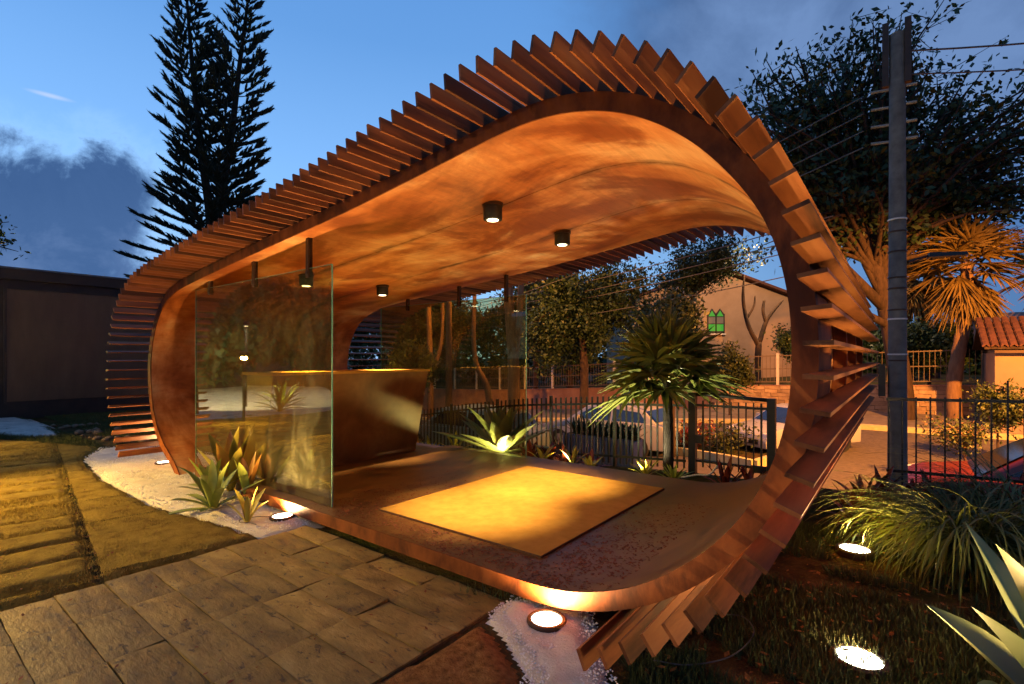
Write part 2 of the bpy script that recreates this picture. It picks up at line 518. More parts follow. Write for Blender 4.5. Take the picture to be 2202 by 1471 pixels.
def smooth_angle(o, ang=40):
    me = o.data
    me.polygons.foreach_set('use_smooth', [True] * len(me.polygons))
    try:
        me.set_sharp_from_angle(angle=R(ang))
    except Exception:
        pass
    return o


def tag(o, label, cat, group=None, kind=None):
    o['label'] = label
    o['category'] = cat
    if group:
        o['group'] = group
    if kind:
        o['kind'] = kind
    return o


def thing(name, label, cat, loc, group=None):
    o = bpy.data.objects.new(name, None)
    COL.objects.link(o)
    o.empty_display_size = .1
    o.location = loc
    ORG[o.name] = tuple(loc)
    return tag(o, label, cat, group)


def struct(o):
    o['kind'] = 'structure'
    return o


def copy_tree(o, loc=None, rotz=None, parent=None, label=None, scale=None):
    c = o.copy()
    COL.objects.link(c)
    if parent is not None:
        c.parent = parent
    else:
        if loc is not None:
            c.location = loc
        if rotz is not None:
            c.rotation_euler = (0, 0, rotz)
        if scale is not None:
            c.scale = (scale,) * 3
    if label:
        c['label'] = label
    for ch in list(o.children):
        copy_tree(ch, parent=c)
    ORG[c.name] = tuple(c.location)
    return c


def lamp(name, kind, loc, energy, color, parent=None, size=.1, target=None, cone=None, blend=.5, spread=None):
    ld = bpy.data.lights.new(name, kind)
    ld.energy = energy
    ld.color = color
    if kind == 'SPOT':
        ld.spot_size = R(cone)
        ld.spot_blend = blend
        ld.shadow_soft_size = size
    elif kind == 'AREA':
        ld.shape = 'DISK'
        ld.size = size
        if spread:
            ld.spread = R(spread)
    else:
        ld.shadow_soft_size = size
    o = bpy.data.objects.new(name, ld)
    COL.objects.link(o)
    d = (Vector(target) - Vector(loc)) if target else Vector((0, 0, -1))
    o.rotation_euler = d.to_track_quat('-Z', 'Y').to_euler()
    if parent is not None:
        org = ORG[parent.name]
        o.parent = parent
        o.location = Vector(loc) - Vector(org)
    else:
        o.location = loc
    return o


def catmull(pts, per=8):
    P = [np.array(p, float) for p in pts]
    P = [2 * P[0] - P[1]] + P + [2 * P[-1] - P[-2]]
    out = []
    for i in range(1, len(P) - 2):
        for k in range(per):
            t = k / per
            a, b, c, d = P[i - 1], P[i], P[i + 1], P[i + 2]
            out.append(.5 * ((2 * b) + (c - a) * t + (2 * a - 5 * b + 4 * c - d) * t * t + (3 * b - a - 3 * c + d) * t ** 3))
    out.append(P[-2])
    return np.array(out)


def resample(c, step):
    s = np.r_[0, np.cumsum(np.linalg.norm(np.diff(c, axis=0), axis=1))]
    n = max(2, int(round(s[-1] / step)) + 1)
    q = np.linspace(0, s[-1], n)
    return np.stack([np.interp(q, s, c[:, i]) for i in range(c.shape[1])], 1), q


def in_poly(px, py, poly):
    poly = np.array(poly)
    inside = np.zeros(px.shape, bool)
    j = len(poly) - 1
    for i in range(len(poly)):
        xi, yi = poly[i]
        xj, yj = poly[j]
        c = ((yi > py) != (yj > py)) & (px < (xj - xi) * (py - yi) / (yj - yi + 1e-12) + xi)
        inside ^= c
        j = i
    return inside


def poly_dist(px, py, poly):
    d = np.full(px.shape, 1e9)
    n = len(poly)
    for i in range(n):
        a = np.array(poly[i])
        b = np.array(poly[(i + 1) % n])
        ab = b - a
        t = np.clip(((px - a[0]) * ab[0] + (py - a[1]) * ab[1]) / (ab @ ab + 1e-12), 0, 1)
        d = np.minimum(d, np.hypot(px - a[0] - t * ab[0], py - a[1] - t * ab[1]))
    return d


def vnoise(x, y, s, seed=0):
    """cheap smooth value noise on arrays"""
    x = np.asarray(x) * s + seed * 17.13
    y = np.asarray(y) * s + seed * 5.77
    xi, yi = np.floor(x), np.floor(y)
    fx, fy = x - xi, y - yi
    fx = fx * fx * (3 - 2 * fx)
    fy = fy * fy * (3 - 2 * fy)

    def h(a, b):
        v = np.sin(a * 127.1 + b * 311.7 + seed * 13.7) * 43758.5453
        return v - np.floor(v)
    return (h(xi, yi) * (1 - fx) + h(xi + 1, yi) * fx) * (1 - fy) + (h(xi, yi + 1) * (1 - fx) + h(xi + 1, yi + 1) * fx) * fy


def sz(x):
    """street height along x"""
    x = np.asarray(x, float)
    return np.where(x > -3, -1.0, -1.0 + .07 * (np.maximum(x, -25) + 3))


def fb(x):
    """height of the garden edge under the fence"""
    return np.interp(x, [-9, -6.9, -4.7, -3.35, -2, 0, 1, 4], [-.6, -.42, -.12, -.02, .06, .10, .12, .14])


def gz(x, y):
    x = np.asarray(x, float)
    y = np.asarray(y, float)

    def ss(a, b, t):
        t = np.clip((t - a) / (b - a), 0, 1)
        return t * t * (3 - 2 * t)
    g = fb(x) * ss(5.4, 6.4, y)
    s = sz(x) + .09 * np.clip(y - 15.5, 0, 6)
    s = s + np.clip(y - 22, 0, 8) * .12
    return g * (1 - ss(6.5, 7.4, y)) + s * ss(6.5, 7.4, y) - .02 * ss(40, 60, y)


def patch(name, poly, res, mat, height=.03, edge=.12, amp=.01, base=.004, wob=.03, bump=None, parent=None, kind='structure', dip=0.02):
    """an irregular ground patch standing a little proud of the ground"""
    poly = np.array(poly, float)
    lo, hi = poly.min(0) - .1, poly.max(0) + .1
    xs = np.arange(lo[0], hi[0], res)
    ys = np.arange(lo[1], hi[1], res)
    X, Y = np.meshgrid(xs, ys, indexing='ij')
    wx = (vnoise(X, Y, 3.1, 1) - .5) * 2 * wob + (vnoise(X, Y, 11, 2) - .5) * wob
    wy = (vnoise(X, Y, 3.1, 3) - .5) * 2 * wob + (vnoise(X, Y, 11, 4) - .5) * wob
    ins = in_poly(X + wx, Y + wy, poly)
    d = np.where(ins, poly_dist(X + wx, Y + wy, poly), 0)
    t = np.clip(d / edge, 0, 1)
    Z = gz(X, Y) + base + height * (t * t * (3 - 2 * t)) + t * amp * (vnoise(X, Y, 6, 5) + .6 * vnoise(X, Y, 17, 6) + .4 * vnoise(X, Y, 40, 8) - 1)
    if bump:
        Z = Z + bump(X, Y) * t
    Z = np.where(d <= 0, gz(X, Y) - dip, Z)
    m = MB()
    idx = -np.ones(X.shape, int)
    cell = ins[:-1, :-1] | ins[1:, :-1] | ins[:-1, 1:] | ins[1:, 1:]
    use = np.zeros(X.shape, bool)
    for a, b in ((0, 0), (1, 0), (0, 1), (1, 1)):
        use[a:a + cell.shape[0], b:b + cell.shape[1]] |= cell
    idx[use] = np.arange(use.sum())
    m.v = np.stack([X[use], Y[use], Z[use]], 1).tolist()
    ii, jj = np.nonzero(cell)
    m.f = np.stack([idx[ii, jj], idx[ii + 1, jj], idx[ii + 1, jj + 1], idx[ii, jj + 1]], 1).tolist()
    o = m.build(name, mat, parent, smooth=True, kind=kind)
    return o


# ================================================================== SETTING
def build_ground():
    xs = np.r_[np.array([-400, -200, -100, -60, -40, -30]), np.arange(-24, 8.01, .4), np.array([12, 20, 40, 100, 200, 400])]
    ys = np.r_[np.array([-300, -100, -40, -20, -12]), np.arange(-8, 8.6, .3), np.arange(9, 24.1, 1.0), np.array([30, 40, 60, 100, 200, 400, 800])]
    X, Y = np.meshgrid(xs, ys, indexing='ij')
    Z = gz(X, Y)
    near = (np.abs(X) < 26) & (np.abs(Y) < 9)
    Z = Z + np.where(near, (vnoise(X, Y, 1.3, 9) - .5) * .02, 0) - .012
    n, k = X.shape
    m = MB()
    m.v = np.stack([X.ravel(), Y.ravel(), Z.ravel()], 1).tolist()
    m.f = [(i * k + j, (i + 1) * k + j, (i + 1) * k + j + 1, i * k + j + 1) for i in range(n - 1) for j in range(k - 1)]
    struct(m.build('ground', 'soil', smooth=True))

    def strip(name, y0, y1, dz, mat, x0=-60, x1=40, thick=None):
        m = MB()
        xs = np.r_[np.arange(x0, -3, 2.0), np.arange(-3, x1, 2.0)]
        nf = len(xs)
        yy = np.arange(y0, y1 + 1e-6, (y1 - y0) / max(1, round((y1 - y0) / .9)))
        nk = len(yy)
        for x in xs:
            for y in yy:
                m.v.append((x, y, float(gz(x, max(y, 7.45))) + dz))
        m.f = [(i * nk + j, (i + 1) * nk + j, (i + 1) * nk + j + 1, i * nk + j + 1) for i in range(nf - 1) for j in range(nk - 1)]
        if thick:
            b = len(m.v)
            for x in xs:
                m.v.append((x, y0, float(gz(x, 7.6)) - .3))
                m.v.append((x, y1, float(gz(x, y1)) - .3))
            for i in range(nf - 1):
                m.f.append((b + 2 * i, b + 2 * i + 2, (i + 1) * nk, i * nk))
                m.f.append((i * nk + nk - 1, (i + 1) * nk + nk - 1, b + 2 * i + 3, b + 2 * i + 1))
        return struct(m.build(name, mat))
    strip('road', 8.9, 18.6, .006, 'asphalt')
    strip('pavement', 7.5, 8.7, .12, 'pave', thick=True)
    strip('kerb', 8.702, 8.88, .125, 'kerb', thick=True)
    strip('pavement', 18.9, 21.2, .12, 'pave', thick=True)
    strip('kerb', 18.7, 18.898, .125, 'kerb', thick=True)


build_ground()

# white pebble beds, mulch, lawns
GRAVEL_L = [(-4.08, 2.50), (-4.16, 2.02), (-4.77, 1.97), (-5.32, 1.87), (-5.91, 1.79), (-7.38, 1.80), (-8.52, 1.87), (-9.45, 2.02), (-10.3, 2.4), (-9.9, 2.9),
            (-8.9, 3.3), (-7.9, 3.6), (-6.9, 3.9), (-5.5, 3.3), (-4.6, 2.75)]
GRAVEL_R = [(-1.90, 2.47), (-1.87, 2.18), (-1.62, 2.05), (-1.38, 1.88), (-1.28, 1.55), (-.75, 1.45), (-.80, 1.85), (-1.04, 2.13), (-1.22, 2.30), (-1.30, 2.45),
            (-1.42, 2.62), (-1.66, 2.72)]
patch('pebble_bed', GRAVEL_L, .045, 'gravel', height=.03, amp=.02)
patch('pebble_bed', GRAVEL_R, .025, 'gravel', height=.035, amp=.02, wob=.045)
patch('pebble_bed', [(-12.4, 2.35), (-12.9, 1.85), (-13.9, 1.55), (-12.6, .2), (-12.2, -1.4), (-13, -3.6), (-17, -6.0), (-22, -8.6), (-26, -7), (-24, -3), (-17.5, -.4), (-16.8, 2.4), (-15, 2.5)],
      .15, 'gravel', height=.05, amp=.03)
patch('mulch_bed', [(-1.905, 2.14), (-1.64, 2.02), (-1.40, 1.86), (-1.30, 1.5), (-1.2, .9), (-1.25, .2), (-1.9, .1)], .03, 'mulch', height=.03, amp=.03, base=.002)
patch('rear_pebble_bed', [(-7.4, 5.75), (-6.2, 5.95), (-5.5, 5.85), (-4.2, 5.8), (-2.6, 5.85), (-2.4, 5.4), (-6.4, 5.2), (-7.6, 5.3)], .06, 'gravel', height=.02, amp=.02)


def blades(name, region, n, h, w, mat, zoff=.0, tilt=.5, mask=None, hvar=.5, mount=None):
    """short grass: one two-triangle blade per point"""
    region = np.array(region, float)
    lo, hi = region.min(0), region.max(0)
    px = nr.uniform(lo[0], hi[0], n * 2)
    py = nr.uniform(lo[1], hi[1], n * 2)
    ok = in_poly(px, py, region)
    if mask is not None:
        ok &= mask(px, py)
    px, py = px[ok][:n], py[ok][:n]
    n = len(px)
    z = gz(px, py) + zoff
    if mount is not None:
        z = z + mount(px, py)
    a = nr.uniform(0, 2 * np.pi, n)
    hh = h * (1 - hvar / 2 + hvar * nr.random(n))
    tl = nr.normal(0, tilt, n)
    b = nr.uniform(0, 2 * np.pi, n)
    ww = w * nr.uniform(.6, 1.3, n)
    tip = np.stack([px + np.cos(b) * np.sin(tl) * hh, py + np.sin(b) * np.sin(tl) * hh, z + np.cos(tl) * hh], 1)
    l = np.stack([px - np.cos(a) * ww, py - np.sin(a) * ww, z - .003], 1)
    r_ = np.stack([px + np.cos(a) * ww, py + np.sin(a) * ww, z - .003], 1)
    v = np.stack([l, r_, tip], 1).reshape(-1, 3)
    me = bpy.data.meshes.new(name)
    me.vertices.add(3 * n)
    me.vertices.foreach_set('co', v.ravel())
    me.loops.add(3 * n)
    me.loops.foreach_set('vertex_index', np.arange(3 * n, dtype=np.int32))
    me.polygons.add(n)
    me.polygons.foreach_set('loop_start', np.arange(0, 3 * n, 3, dtype=np.int32))
    me.polygons.foreach_set('loop_total', np.full(n, 3, dtype=np.int32))
    me.materials.append(MT[mat])
    me.update(calc_edges=True)
    o = bpy.data.objects.new(name, me)
    COL.objects.link(o)
    o['kind'] = 'stuff'
    return o


def build_lawn():
    # rolled turf: slabs laid in a slightly turned grid, joints open
    a = np.array([3.5, -.52])
    a /= np.linalg.norm(a)
    b = np.array([a[1], -a[0]])
    if b[1] > 0:
        b = -b
    org = np.array([-4.30, 1.0])
    keep = [(-13.2, 1.2), (-11.6, 1.95), (-10.35, 2.35), (-9.5, 1.98), (-8.52, 1.83), (-7.38, 1.76), (-5.91, 1.75), (-5.32, 1.83), (-4.77, 1.93), (-4.2, 1.98), (-4.19, -3.0),
            (-13.2, -3.0)]
    lawn = thing('lawn', 'dry yellow-brown lawn of rolled turf slabs left of the paving', 'lawn', (-8, 0, 0))
    lawn['kind'] = 'structure'
    slabs = []
    wd, ln = .46, 1.25
    for r in range(-1, 3):
        for c in range(-1, 20):
            p0 = org - a * wd * c + b * ln * r
            jj = rnd.uniform(-.02, .02)
            g = .024 if r >= 0 else .006
            cor = []
            for (u, v) in ((g / 2 + jj, .006), (wd - g / 2 + jj, .006), (wd - g / 2 + jj, ln - .006), (g / 2 + jj, ln - .006)):
                off = rnd.uniform(-.008, .008)
                cor.append(p0 - a * (u + off) + b * (v + off))
            slabs.append((np.array(cor), r))
    tot = []
    for cor, r in slabs:
        cx = cor.mean(0)
        if not (in_poly(np.array([cx[0]]), np.array([cx[1]]), keep)[0]):
            # keep slabs that touch the region at all
            if not in_poly(cor[:, 0], cor[:, 1], keep).any():
                continue
        nu, nv = 8, 18
        U, V = np.meshgrid(np.linspace(0, 1, nu), np.linspace(0, 1, nv), indexing='ij')
        X = (cor[0][0] * (1 - U) + cor[1][0] * U) * (1 - V) + (cor[3][0] * (1 - U) + cor[2][0] * U) * V
        Y = (cor[0][1] * (1 - U) + cor[1][1] * U) * (1 - V) + (cor[3][1] * (1 - U) + cor[2][1] * U) * V
        ins = in_poly(X, Y, keep)
        tl = rnd.uniform(-.013, .013)
        dz = rnd.uniform(-.008, .010)
        e = np.minimum(np.minimum(U, 1 - U) * wd, np.minimum(V, 1 - V) * ln)
        h = .038 + (dz + tl * (U - .5) * 2) * (r >= 0) + .010 * (vnoise(X, Y, 9, 3) - .5) + .012 * (vnoise(X, Y, 3, 4) - .5)
        Z = np.where((e > 0.0) & ins, h - .012 * np.exp(-e / .03), -.02)
        if r < 0:
            Z = np.where(ins, h, -.02)
        m = MB()
        m.v = np.stack([X.ravel(), Y.ravel(), Z.ravel()], 1).tolist()
        m.f = [(i * nv + j, i * nv + j + 1, (i + 1) * nv + j + 1, (i + 1) * nv + j) for i in range(nu - 1) for j in range(nv - 1)
               if ins[i, j] or ins[i + 1, j] or ins[i, j + 1] or ins[i + 1, j + 1]]
        if not m.f:
            continue
        m.build('turf_slab', 'turf', lawn, smooth=True)
        tot.append((cor, r))

    def mask(px, py):
        u = ((org[0] - px) * a[0] + (org[1] - py) * a[1])
        v = ((px - org[0]) * b[0] + (py - org[1]) * b[1])
        eu = np.abs(u / wd - np.round(u / wd)) * wd
        ev = np.abs(v / ln - np.round(v / ln)) * ln
        return ((eu > .034 * (.35 + 1.1 * vnoise(px, py, 3.3, 21))) & (ev > .008)) | (v < 0)
    blades('turf_grass', [q for q in keep if True], 150000, .022, .0028, 'blade', zoff=.028, mask=lambda x, y: mask(x, y) & (y > -.8) & in_poly(x, y, keep), tilt=.7)
    blades('lawn_grass', [(-17, 2.4), (-11.0, 2.5), (-10.0, 2.45), (-11.8, 1.9), (-13, 1.6), (-13.3, 1.2), (-13.2, .2), (-14.5, .2), (-17, 2.0)], 26000, .05, .006, 'greenblade')
    blades('lawn_grass', [(-17, 2.8), (-12, 2.8), (-9, 3.3), (-8.3, 5.2), (-16.8, 5.2)], 30000, .05, .007, 'greenblade')
    # dark ragged lawn right of the pavilion
    blades('ragged_grass', [(-1.25, 2.75), (-1.1, 2.35), (-.95, 2.1), (-.7, 1.9), (.2, 1.5), (3.2, 2.2), (2.6, 4.6), (.4, 4.7), (-.4, 5.2), (-1.25, 5.3)], 60000, .07, .0055, 'greenblade',
           zoff=-.01, tilt=.8, mask=lambda x, y: vnoise(x, y, 2.2, 12) + .5 * vnoise(x, y, 7, 13) > .62)
    blades('bank_grass', [(-8.6, 5.9), (-5.2, 5.9), (-4.2, 6.3), (-8.6, 6.9)], 22000, .05, .006, 'blade', tilt=.7)


build_lawn()


def build_pavers():
    pv = thing('paving', 'rough slate paving laid in a grid before the pavilion', 'paving', (-3, 1, 0))
    pv['kind'] = 'structure'
    m = MB()
    m.box(-4.16, -1.9, -2.2, 2.405, -.03, .004)
    m.build('joint_bed', 'joint', pv)
    xs = [-4.205 + .5765 * k for k in range(5)]
    ys = [-2.0 + .2485 * k for k in range(19)]
    variants = []
    for i in range(4):
        for j in range(len(ys) - 1):
            x0, x1, y0, y1 = xs[i], xs[i + 1], ys[j], ys[j + 1]
            if i == 0:
                x0 += .06
            if y1 > 2.40:
                y1 = 2.402
            if y1 - y0 < .05:
                continue
            g = .0035
            seed = rnd.random() * 50
            nu, nv = 13, 8
            U, V = np.meshgrid(np.linspace(0, 1, nu), np.linspace(0, 1, nv), indexing='ij')
            ju = (vnoise(V * 3, V * 0 + seed, 2, 1) - .5) * .006
            jv = (vnoise(U * 3, U * 0 + seed, 2, 2) - .5) * .006
            X = x0 + g + (x1 - x0 - 2 * g) * U + ju * (np.abs(U - .5) > .49)
            Y = y0 + g + (y1 - y0 - 2 * g) * V + jv * (np.abs(V - .5) > .49)
            tx, ty = rnd.uniform(-.006, .006), rnd.uniform(-.006, .006)
            n1 = vnoise(X + seed, Y * 2.2, 4, 3)
            n2 = vnoise(X + seed, Y * 2.0, 11, 4)
            layers = np.floor((n1 * .6 + n2 * .4) * 5) / 5
            Z = .021 + rnd.uniform(-.004, .004) + tx * (U - .5) * 2 + ty * (V - .5) * 2 + .004 * (layers - .5) + .003 * (n2 - .5)
            e = np.minimum(np.minimum(U, 1 - U), np.minimum(V, 1 - V))
            Z = np.where(e <= 0, Z - .005, Z)
            mm = MB()
            mm.v = np.stack([X.ravel(), Y.ravel(), Z.ravel()], 1).tolist()
            mm.f = [(a * nv + b, (a + 1) * nv + b, (a + 1) * nv + b + 1, a * nv + b + 1) for a in range(nu - 1) for b in range(nv - 1)]
            ring = [a * nv for a in range(nu)] + [(nu - 1) * nv + b for b in range(1, nv)] + [a * nv + nv - 1 for a in range(nu - 2, -1, -1)] + [b for b in range(nv - 2, 0, -1)]
            base = len(mm.v)
            for r in ring:
                p = mm.v[r]
                mm.v.append([p[0], p[1], .0])
            L = len(ring)
            for q in range(L):
                mm.f.append((ring[q], base + q, base + (q + 1) % L, ring[(q + 1) % L]))
            o = mm.build('paver', 'paver', pv)
            smooth_angle(o, 28)
    # small stones and leaf crumbs along the edge of the platform
    blades('paving_weed', [(-2.2, 2.36), (-1.72, 2.5), (-1.68, 2.44), (-2.2, 2.30)], 90, .09, .004, 'greenblade', zoff=.01)


build_pavers()

# ================================================================== PAVILION
PROF = [(-7.02, -.01), (-7.12, .08), (-7.284, .2), (-7.62, .37), (-7.87, .60), (-8.0, .84), (-8.07, 1.12), (-8.08, 1.40), (-8.035, 1.62), (-7.96, 1.79), (-7.84, 1.97), (-7.68, 2.115),
        (-7.42, 2.247), (-7.08, 2.335), (-6.647, 2.388), (-6.122, 2.442), (-5.361, 2.515), (-4.667, 2.580), (-3.63, 2.675), (-2.717, 2.785), (-2.267, 2.843), (-1.90, 2.884), (-1.68, 2.892),
        (-1.485, 2.872), (-1.303, 2.83), (-1.146, 2.771), (-.995, 2.688), (-.836, 2.572), (-.724, 2.463), (-.633, 2.355), (-.552, 2.245), (-.487, 2.140), (-.44, 2.03), (-.405, 1.90), (-.378, 1.76),
        (-.366, 1.60), (-.366, 1.42), (-.378, 1.27), (-.41, 1.12), (-.466, .965), (-.525, .845), (-.616, .706), (-.729, .58), (-.87, .456), (-1.072, .323), (-1.298, .229), (-1.50, .178),
        (-1.72, .160), (-2.2, .160), (-3.0, .160), (-4.0, .160), (-5.42, .160)]
curve = catmull(PROF, 8)
curve, arc = resample(curve, .045)
# light smoothing of the traced profile
for _ in range(10):
    q = curve.copy()
    q[1:-1] = .25 * curve[:-2] + .5 * curve[1:-1] + .25 * curve[2:]
    curve = q
tang = np.gradient(curve, axis=0)
tang /= np.linalg.norm(tang, axis=1)[:, None]
norm = np.stack([-tang[:, 1], tang[:, 0]], 1)
NPT = len(curve)


def sweep(mb, o0, o1, y0, y1, i0=0, i1=None):
    """closed band between offsets o0 and o1 from the inner curve, from y0 to y1"""
    i1 = NPT if i1 is None else i1
    n = i1 - i0
    b = len(mb.v)
    for off in (o0, o1):
        for y in (y0, y1):
            for i in range(i0, i1):
                p = curve[i] + norm[i] * off
                mb.v.append((p[0], y, p[1]))
    A, B, C_, D = b, b + n, b + 2 * n, b + 3 * n
    for i in range(n - 1):
        mb.f.append((A + i, A + i + 1, B + i + 1, B + i))
        mb.f.append((C_ + i, D + i, D + i + 1, C_ + i + 1))
        mb.f.append((A + i, C_ + i, C_ + i + 1, A + i + 1))
        mb.f.append((B + i, B + i + 1, D + i + 1, D + i))
    mb.f.append((A, B, D, C_))
    e = n - 1
    mb.f.append((A + e, C_ + e, D + e, B + e))
    return mb


PAV = thing('pavilion', 'curved rust-brown pavilion shell wrapped in radiating slats', 'pavilion', (-4.3, 4.0, 0))
PO = ORG[PAV.name]
ifl = int(np.argmin(np.abs(curve[:, 0] + 1.72) + (curve[:, 1] > .5) * 9))   # floor starts here
Y0, Y1 = 2.432, 5.50
ilow = int(np.argmin(np.hypot(curve[:, 0] + .41, curve[:, 1] - 1.12)))
for ya, yb in ((Y0, 3.345), (3.353, 4.405), (4.413, Y1)):
    smooth_angle(sweep(MB(), 0, .02, ya, yb, 0, ilow + 1).build('shell_panel', 'shell', PAV))
smooth_angle(sweep(MB(), 0, .02, Y0, Y1, ilow, ifl + 1).build('floor_upturn', 'floor', PAV))
mb = MB()
for ya, yb in ((3.345, 3.353), (4.405, 4.413)):
    sweep(mb, .006, .019, ya, yb, 0, ilow)
smooth_angle(mb.build('seam_strip', 'fascia', PAV))
# floor deck as one plate butting on the last shell strip
m = MB()
xf = curve[ifl, 0]
m.box(-5.42, xf, Y0, Y1, .140, .160)
m.build('floor_plate', 'floor', PAV)
# front rib with its fascia face, two inner ribs, back rib
smooth_angle(sweep(MB(), -.002, .098, Y0 - .012, Y0 - .001).build('front_fascia', 'fascia', PAV), 30)
smooth_angle(sweep(MB(), .022, .096, Y0, 2.92).build('front_rib', 'fascia', PAV), 30)
for yy in (3.80, 4.62):
    smooth_angle(sweep(MB(), .022, .096, yy, yy + .04).build('inner_rib', 'fascia', PAV), 30)
smooth_angle(sweep(MB(), .022, .096, Y1 - .06, Y1).build('back_rib', 'fascia', PAV), 30)
# lower dark deck left of the floor, under the counter
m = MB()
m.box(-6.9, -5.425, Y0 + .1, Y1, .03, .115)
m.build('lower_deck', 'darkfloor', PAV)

# slats: one mesh, one object each
sl = MB()
LS, T = 4.62, .016
sl.box(.0, .092, 0, LS, -T / 2, T / 2)
slat_me = None
outer = curve + norm * .098
so = np.r_[0, np.cumsum(np.linalg.norm(np.diff(outer, axis=0), axis=1))]
anchor = np.argmin(np.hypot(outer[:, 0] + 1.316, outer[:, 1] - 2.952))
s_anchor = so[anchor]
SP = .1158
k0 = -int(s_anchor / SP)
n_sl = 0
for kk in range(k0, 400):
    s_ = s_anchor + kk * SP
    if s_ > so[-1]:
        break
    x = float(np.interp(s_, so, outer[:, 0]))
    z = float(np.interp(s_, so, outer[:, 1]))
    nx = float(np.interp(s_, so, norm[:, 0]))
    nz = float(np.interp(s_, so, norm[:, 1]))
    if z < (.16 if x > -3 else .27):
        continue
    if slat_me is None:
        o = sl.build('slat', 'slat', None)
        bv = o.modifiers
        slat_me = o.data
        o.parent = PAV
    else:
        o = bpy.data.objects.new('slat', slat_me)
        COL.objects.link(o)
        o.parent = PAV
    ORG[o.name] = PO
    o.location = (x - PO[0], 1.98 + rnd.uniform(-.006, .006) - PO[1], z - PO[2])
    o.rotation_euler = (0, -math.atan2(nz, nx) + rnd.uniform(-.02, .02), rnd.uniform(-.002, .002))
    n_sl += 1

# mat lying on the floor
m = MB()
MX0, MX1, MY0, MY1 = -3.60, -1.89, 2.765, 4.96
m.box(MX0 + .008, MX1 - .008, MY0 + .008, MY1 - .008, .166, .176)
mt = m.build('floor_mat', 'mat', None, org=((MX0 + MX1) / 2, (MY0 + MY1) / 2, .161))
m = MB()
for x0, x1, y0, y1 in ((MX0, MX1, MY0, MY0 + .007), (MX0, MX1, MY1 - .007, MY1), (MX0, MX0 + .007, MY0 + .007, MY1 - .007), (MX1 - .007, MX1, MY0 + .007, MY1 - .007)):
    m.box(x0, x1, y0, y1, .161, .1745)
m.box(MX0 + .007, MX1 - .007, MY0 + .007, MY1 - .007, .161, .1655)
m.build('mat_edge', 'matedge', mt)
tag(mt, 'large orange-yellow coir mat lit on the pavilion floor', 'mat')


def build_flakes():
    n = 4200
    px = nr.uniform(-4.2, -1.2, n * 4)
    py = nr.uniform(2.45, 4.6, n * 4)
    d = np.full(px.shape, 9.)
    d = np.where((px > MX0 - .25) & (px < MX1 + .1) & (py < MY0), np.minimum(d, np.abs(py - 2.60) * 3), d)
    d = np.where(px > MX1, np.minimum(d, np.abs(px + 1.62) * 2.2 + np.maximum(0, py - 3.3) * 1.2), d)
    d = np.where(px < MX0, np.minimum(d, np.hypot(px - MX0, (py - 2.75)) * 1.6), d)
    w = np.exp(-d * 1.4) * (.35 + vnoise(px, py, 7, 3))
    ok = (nr.random(px.shape) < w) & ~((px > MX0 - .01) & (px < MX1 + .01) & (py > MY0 - .01))
    px, py = px[ok][:n], py[ok][:n]
    z = np.interp(px, curve[ifl - 60:ifl + 1, 0][::-1], curve[ifl - 60:ifl + 1, 1][::-1])
    z = np.where(px < xf, .160, z)
    m = MB()
    for x, y, zz in zip(px, py, z):
        a = rnd.uniform(0, 6.28)
        s1, s2 = rnd.uniform(.004, .014), rnd.uniform(.003, .008)
        c, s = math.cos(a), math.sin(a)
        q = [(-s1, -s2), (s1, -s2 * .6), (s1 * .7, s2), (-s1 * .8, s2 * .8)]
        zt = rnd.uniform(.001, .006)
        m.add([(x + u * c - v * s, y + u * s + v * c, zz + .0015 + (zt if u > 0 else 0)) for u, v in q], [(0, 1, 2, 3)])
    o = m.build('leaf_litter', 'flake')
    o['kind'] = 'stuff'


build_flakes()


# glass screens hung from the ceiling
def ceil_z(x):
    j = np.where(curve[:, 1] > 1.5)[0]
    return float(np.interp(x, curve[j, 0], curve[j, 1]))


def glass_screen(y, label, x0=-6.97, x1=-4.0, hx=(-4.38, -5.44, -6.54)):
    g = thing('glass_screen', label, 'glass screen', ((x0 + x1) / 2, y, .162))
    m = MB()
    m.box(x0 + .006, x1 - .006, y - .006, y + .006, .164, 2.32)
    pane = m.build('pane', 'glass', g)
    m = MB()
    m.box(x1 - .0055, x1, y - .006, y + .006, .164, 2.32)
    m.box(x0, x0 + .0055, y - .006, y + .006, .164, 2.32)
    m.box(x0, x1, y - .006, y + .006, 2.3205, 2.324)
    m.build('polished_edge', 'glassedge', g)
    for x in hx:
        m = MB()
        zc = ceil_z(x)
        m.box(x - .022, x + .022, y - .022, y - .010, 2.24, zc + .004)
        m.box(x - .022, x + .022, y + .010, y + .022, 2.24, zc + .004)
        m.box(x - .014, x + .014, y - .0095, y + .0095, 2.33, zc + .004)
        h = m.build('hanger_bar', 'steel', g)
        m = MB()
        for yy in (y - .030, y + .0225):
            m.box(x - .016, x + .016, yy, yy + .007, 2.262, 2.294)
        m.build('clamp_bolt', 'steel', h)
    return g


glass_screen(2.57, 'tall frameless glass screen at the front beside the bromeliads')
glass_screen(5.40, 'rear frameless glass screen behind the counter facing the street', x1=-3.93, hx=(-4.27, -5.15, -6.29))


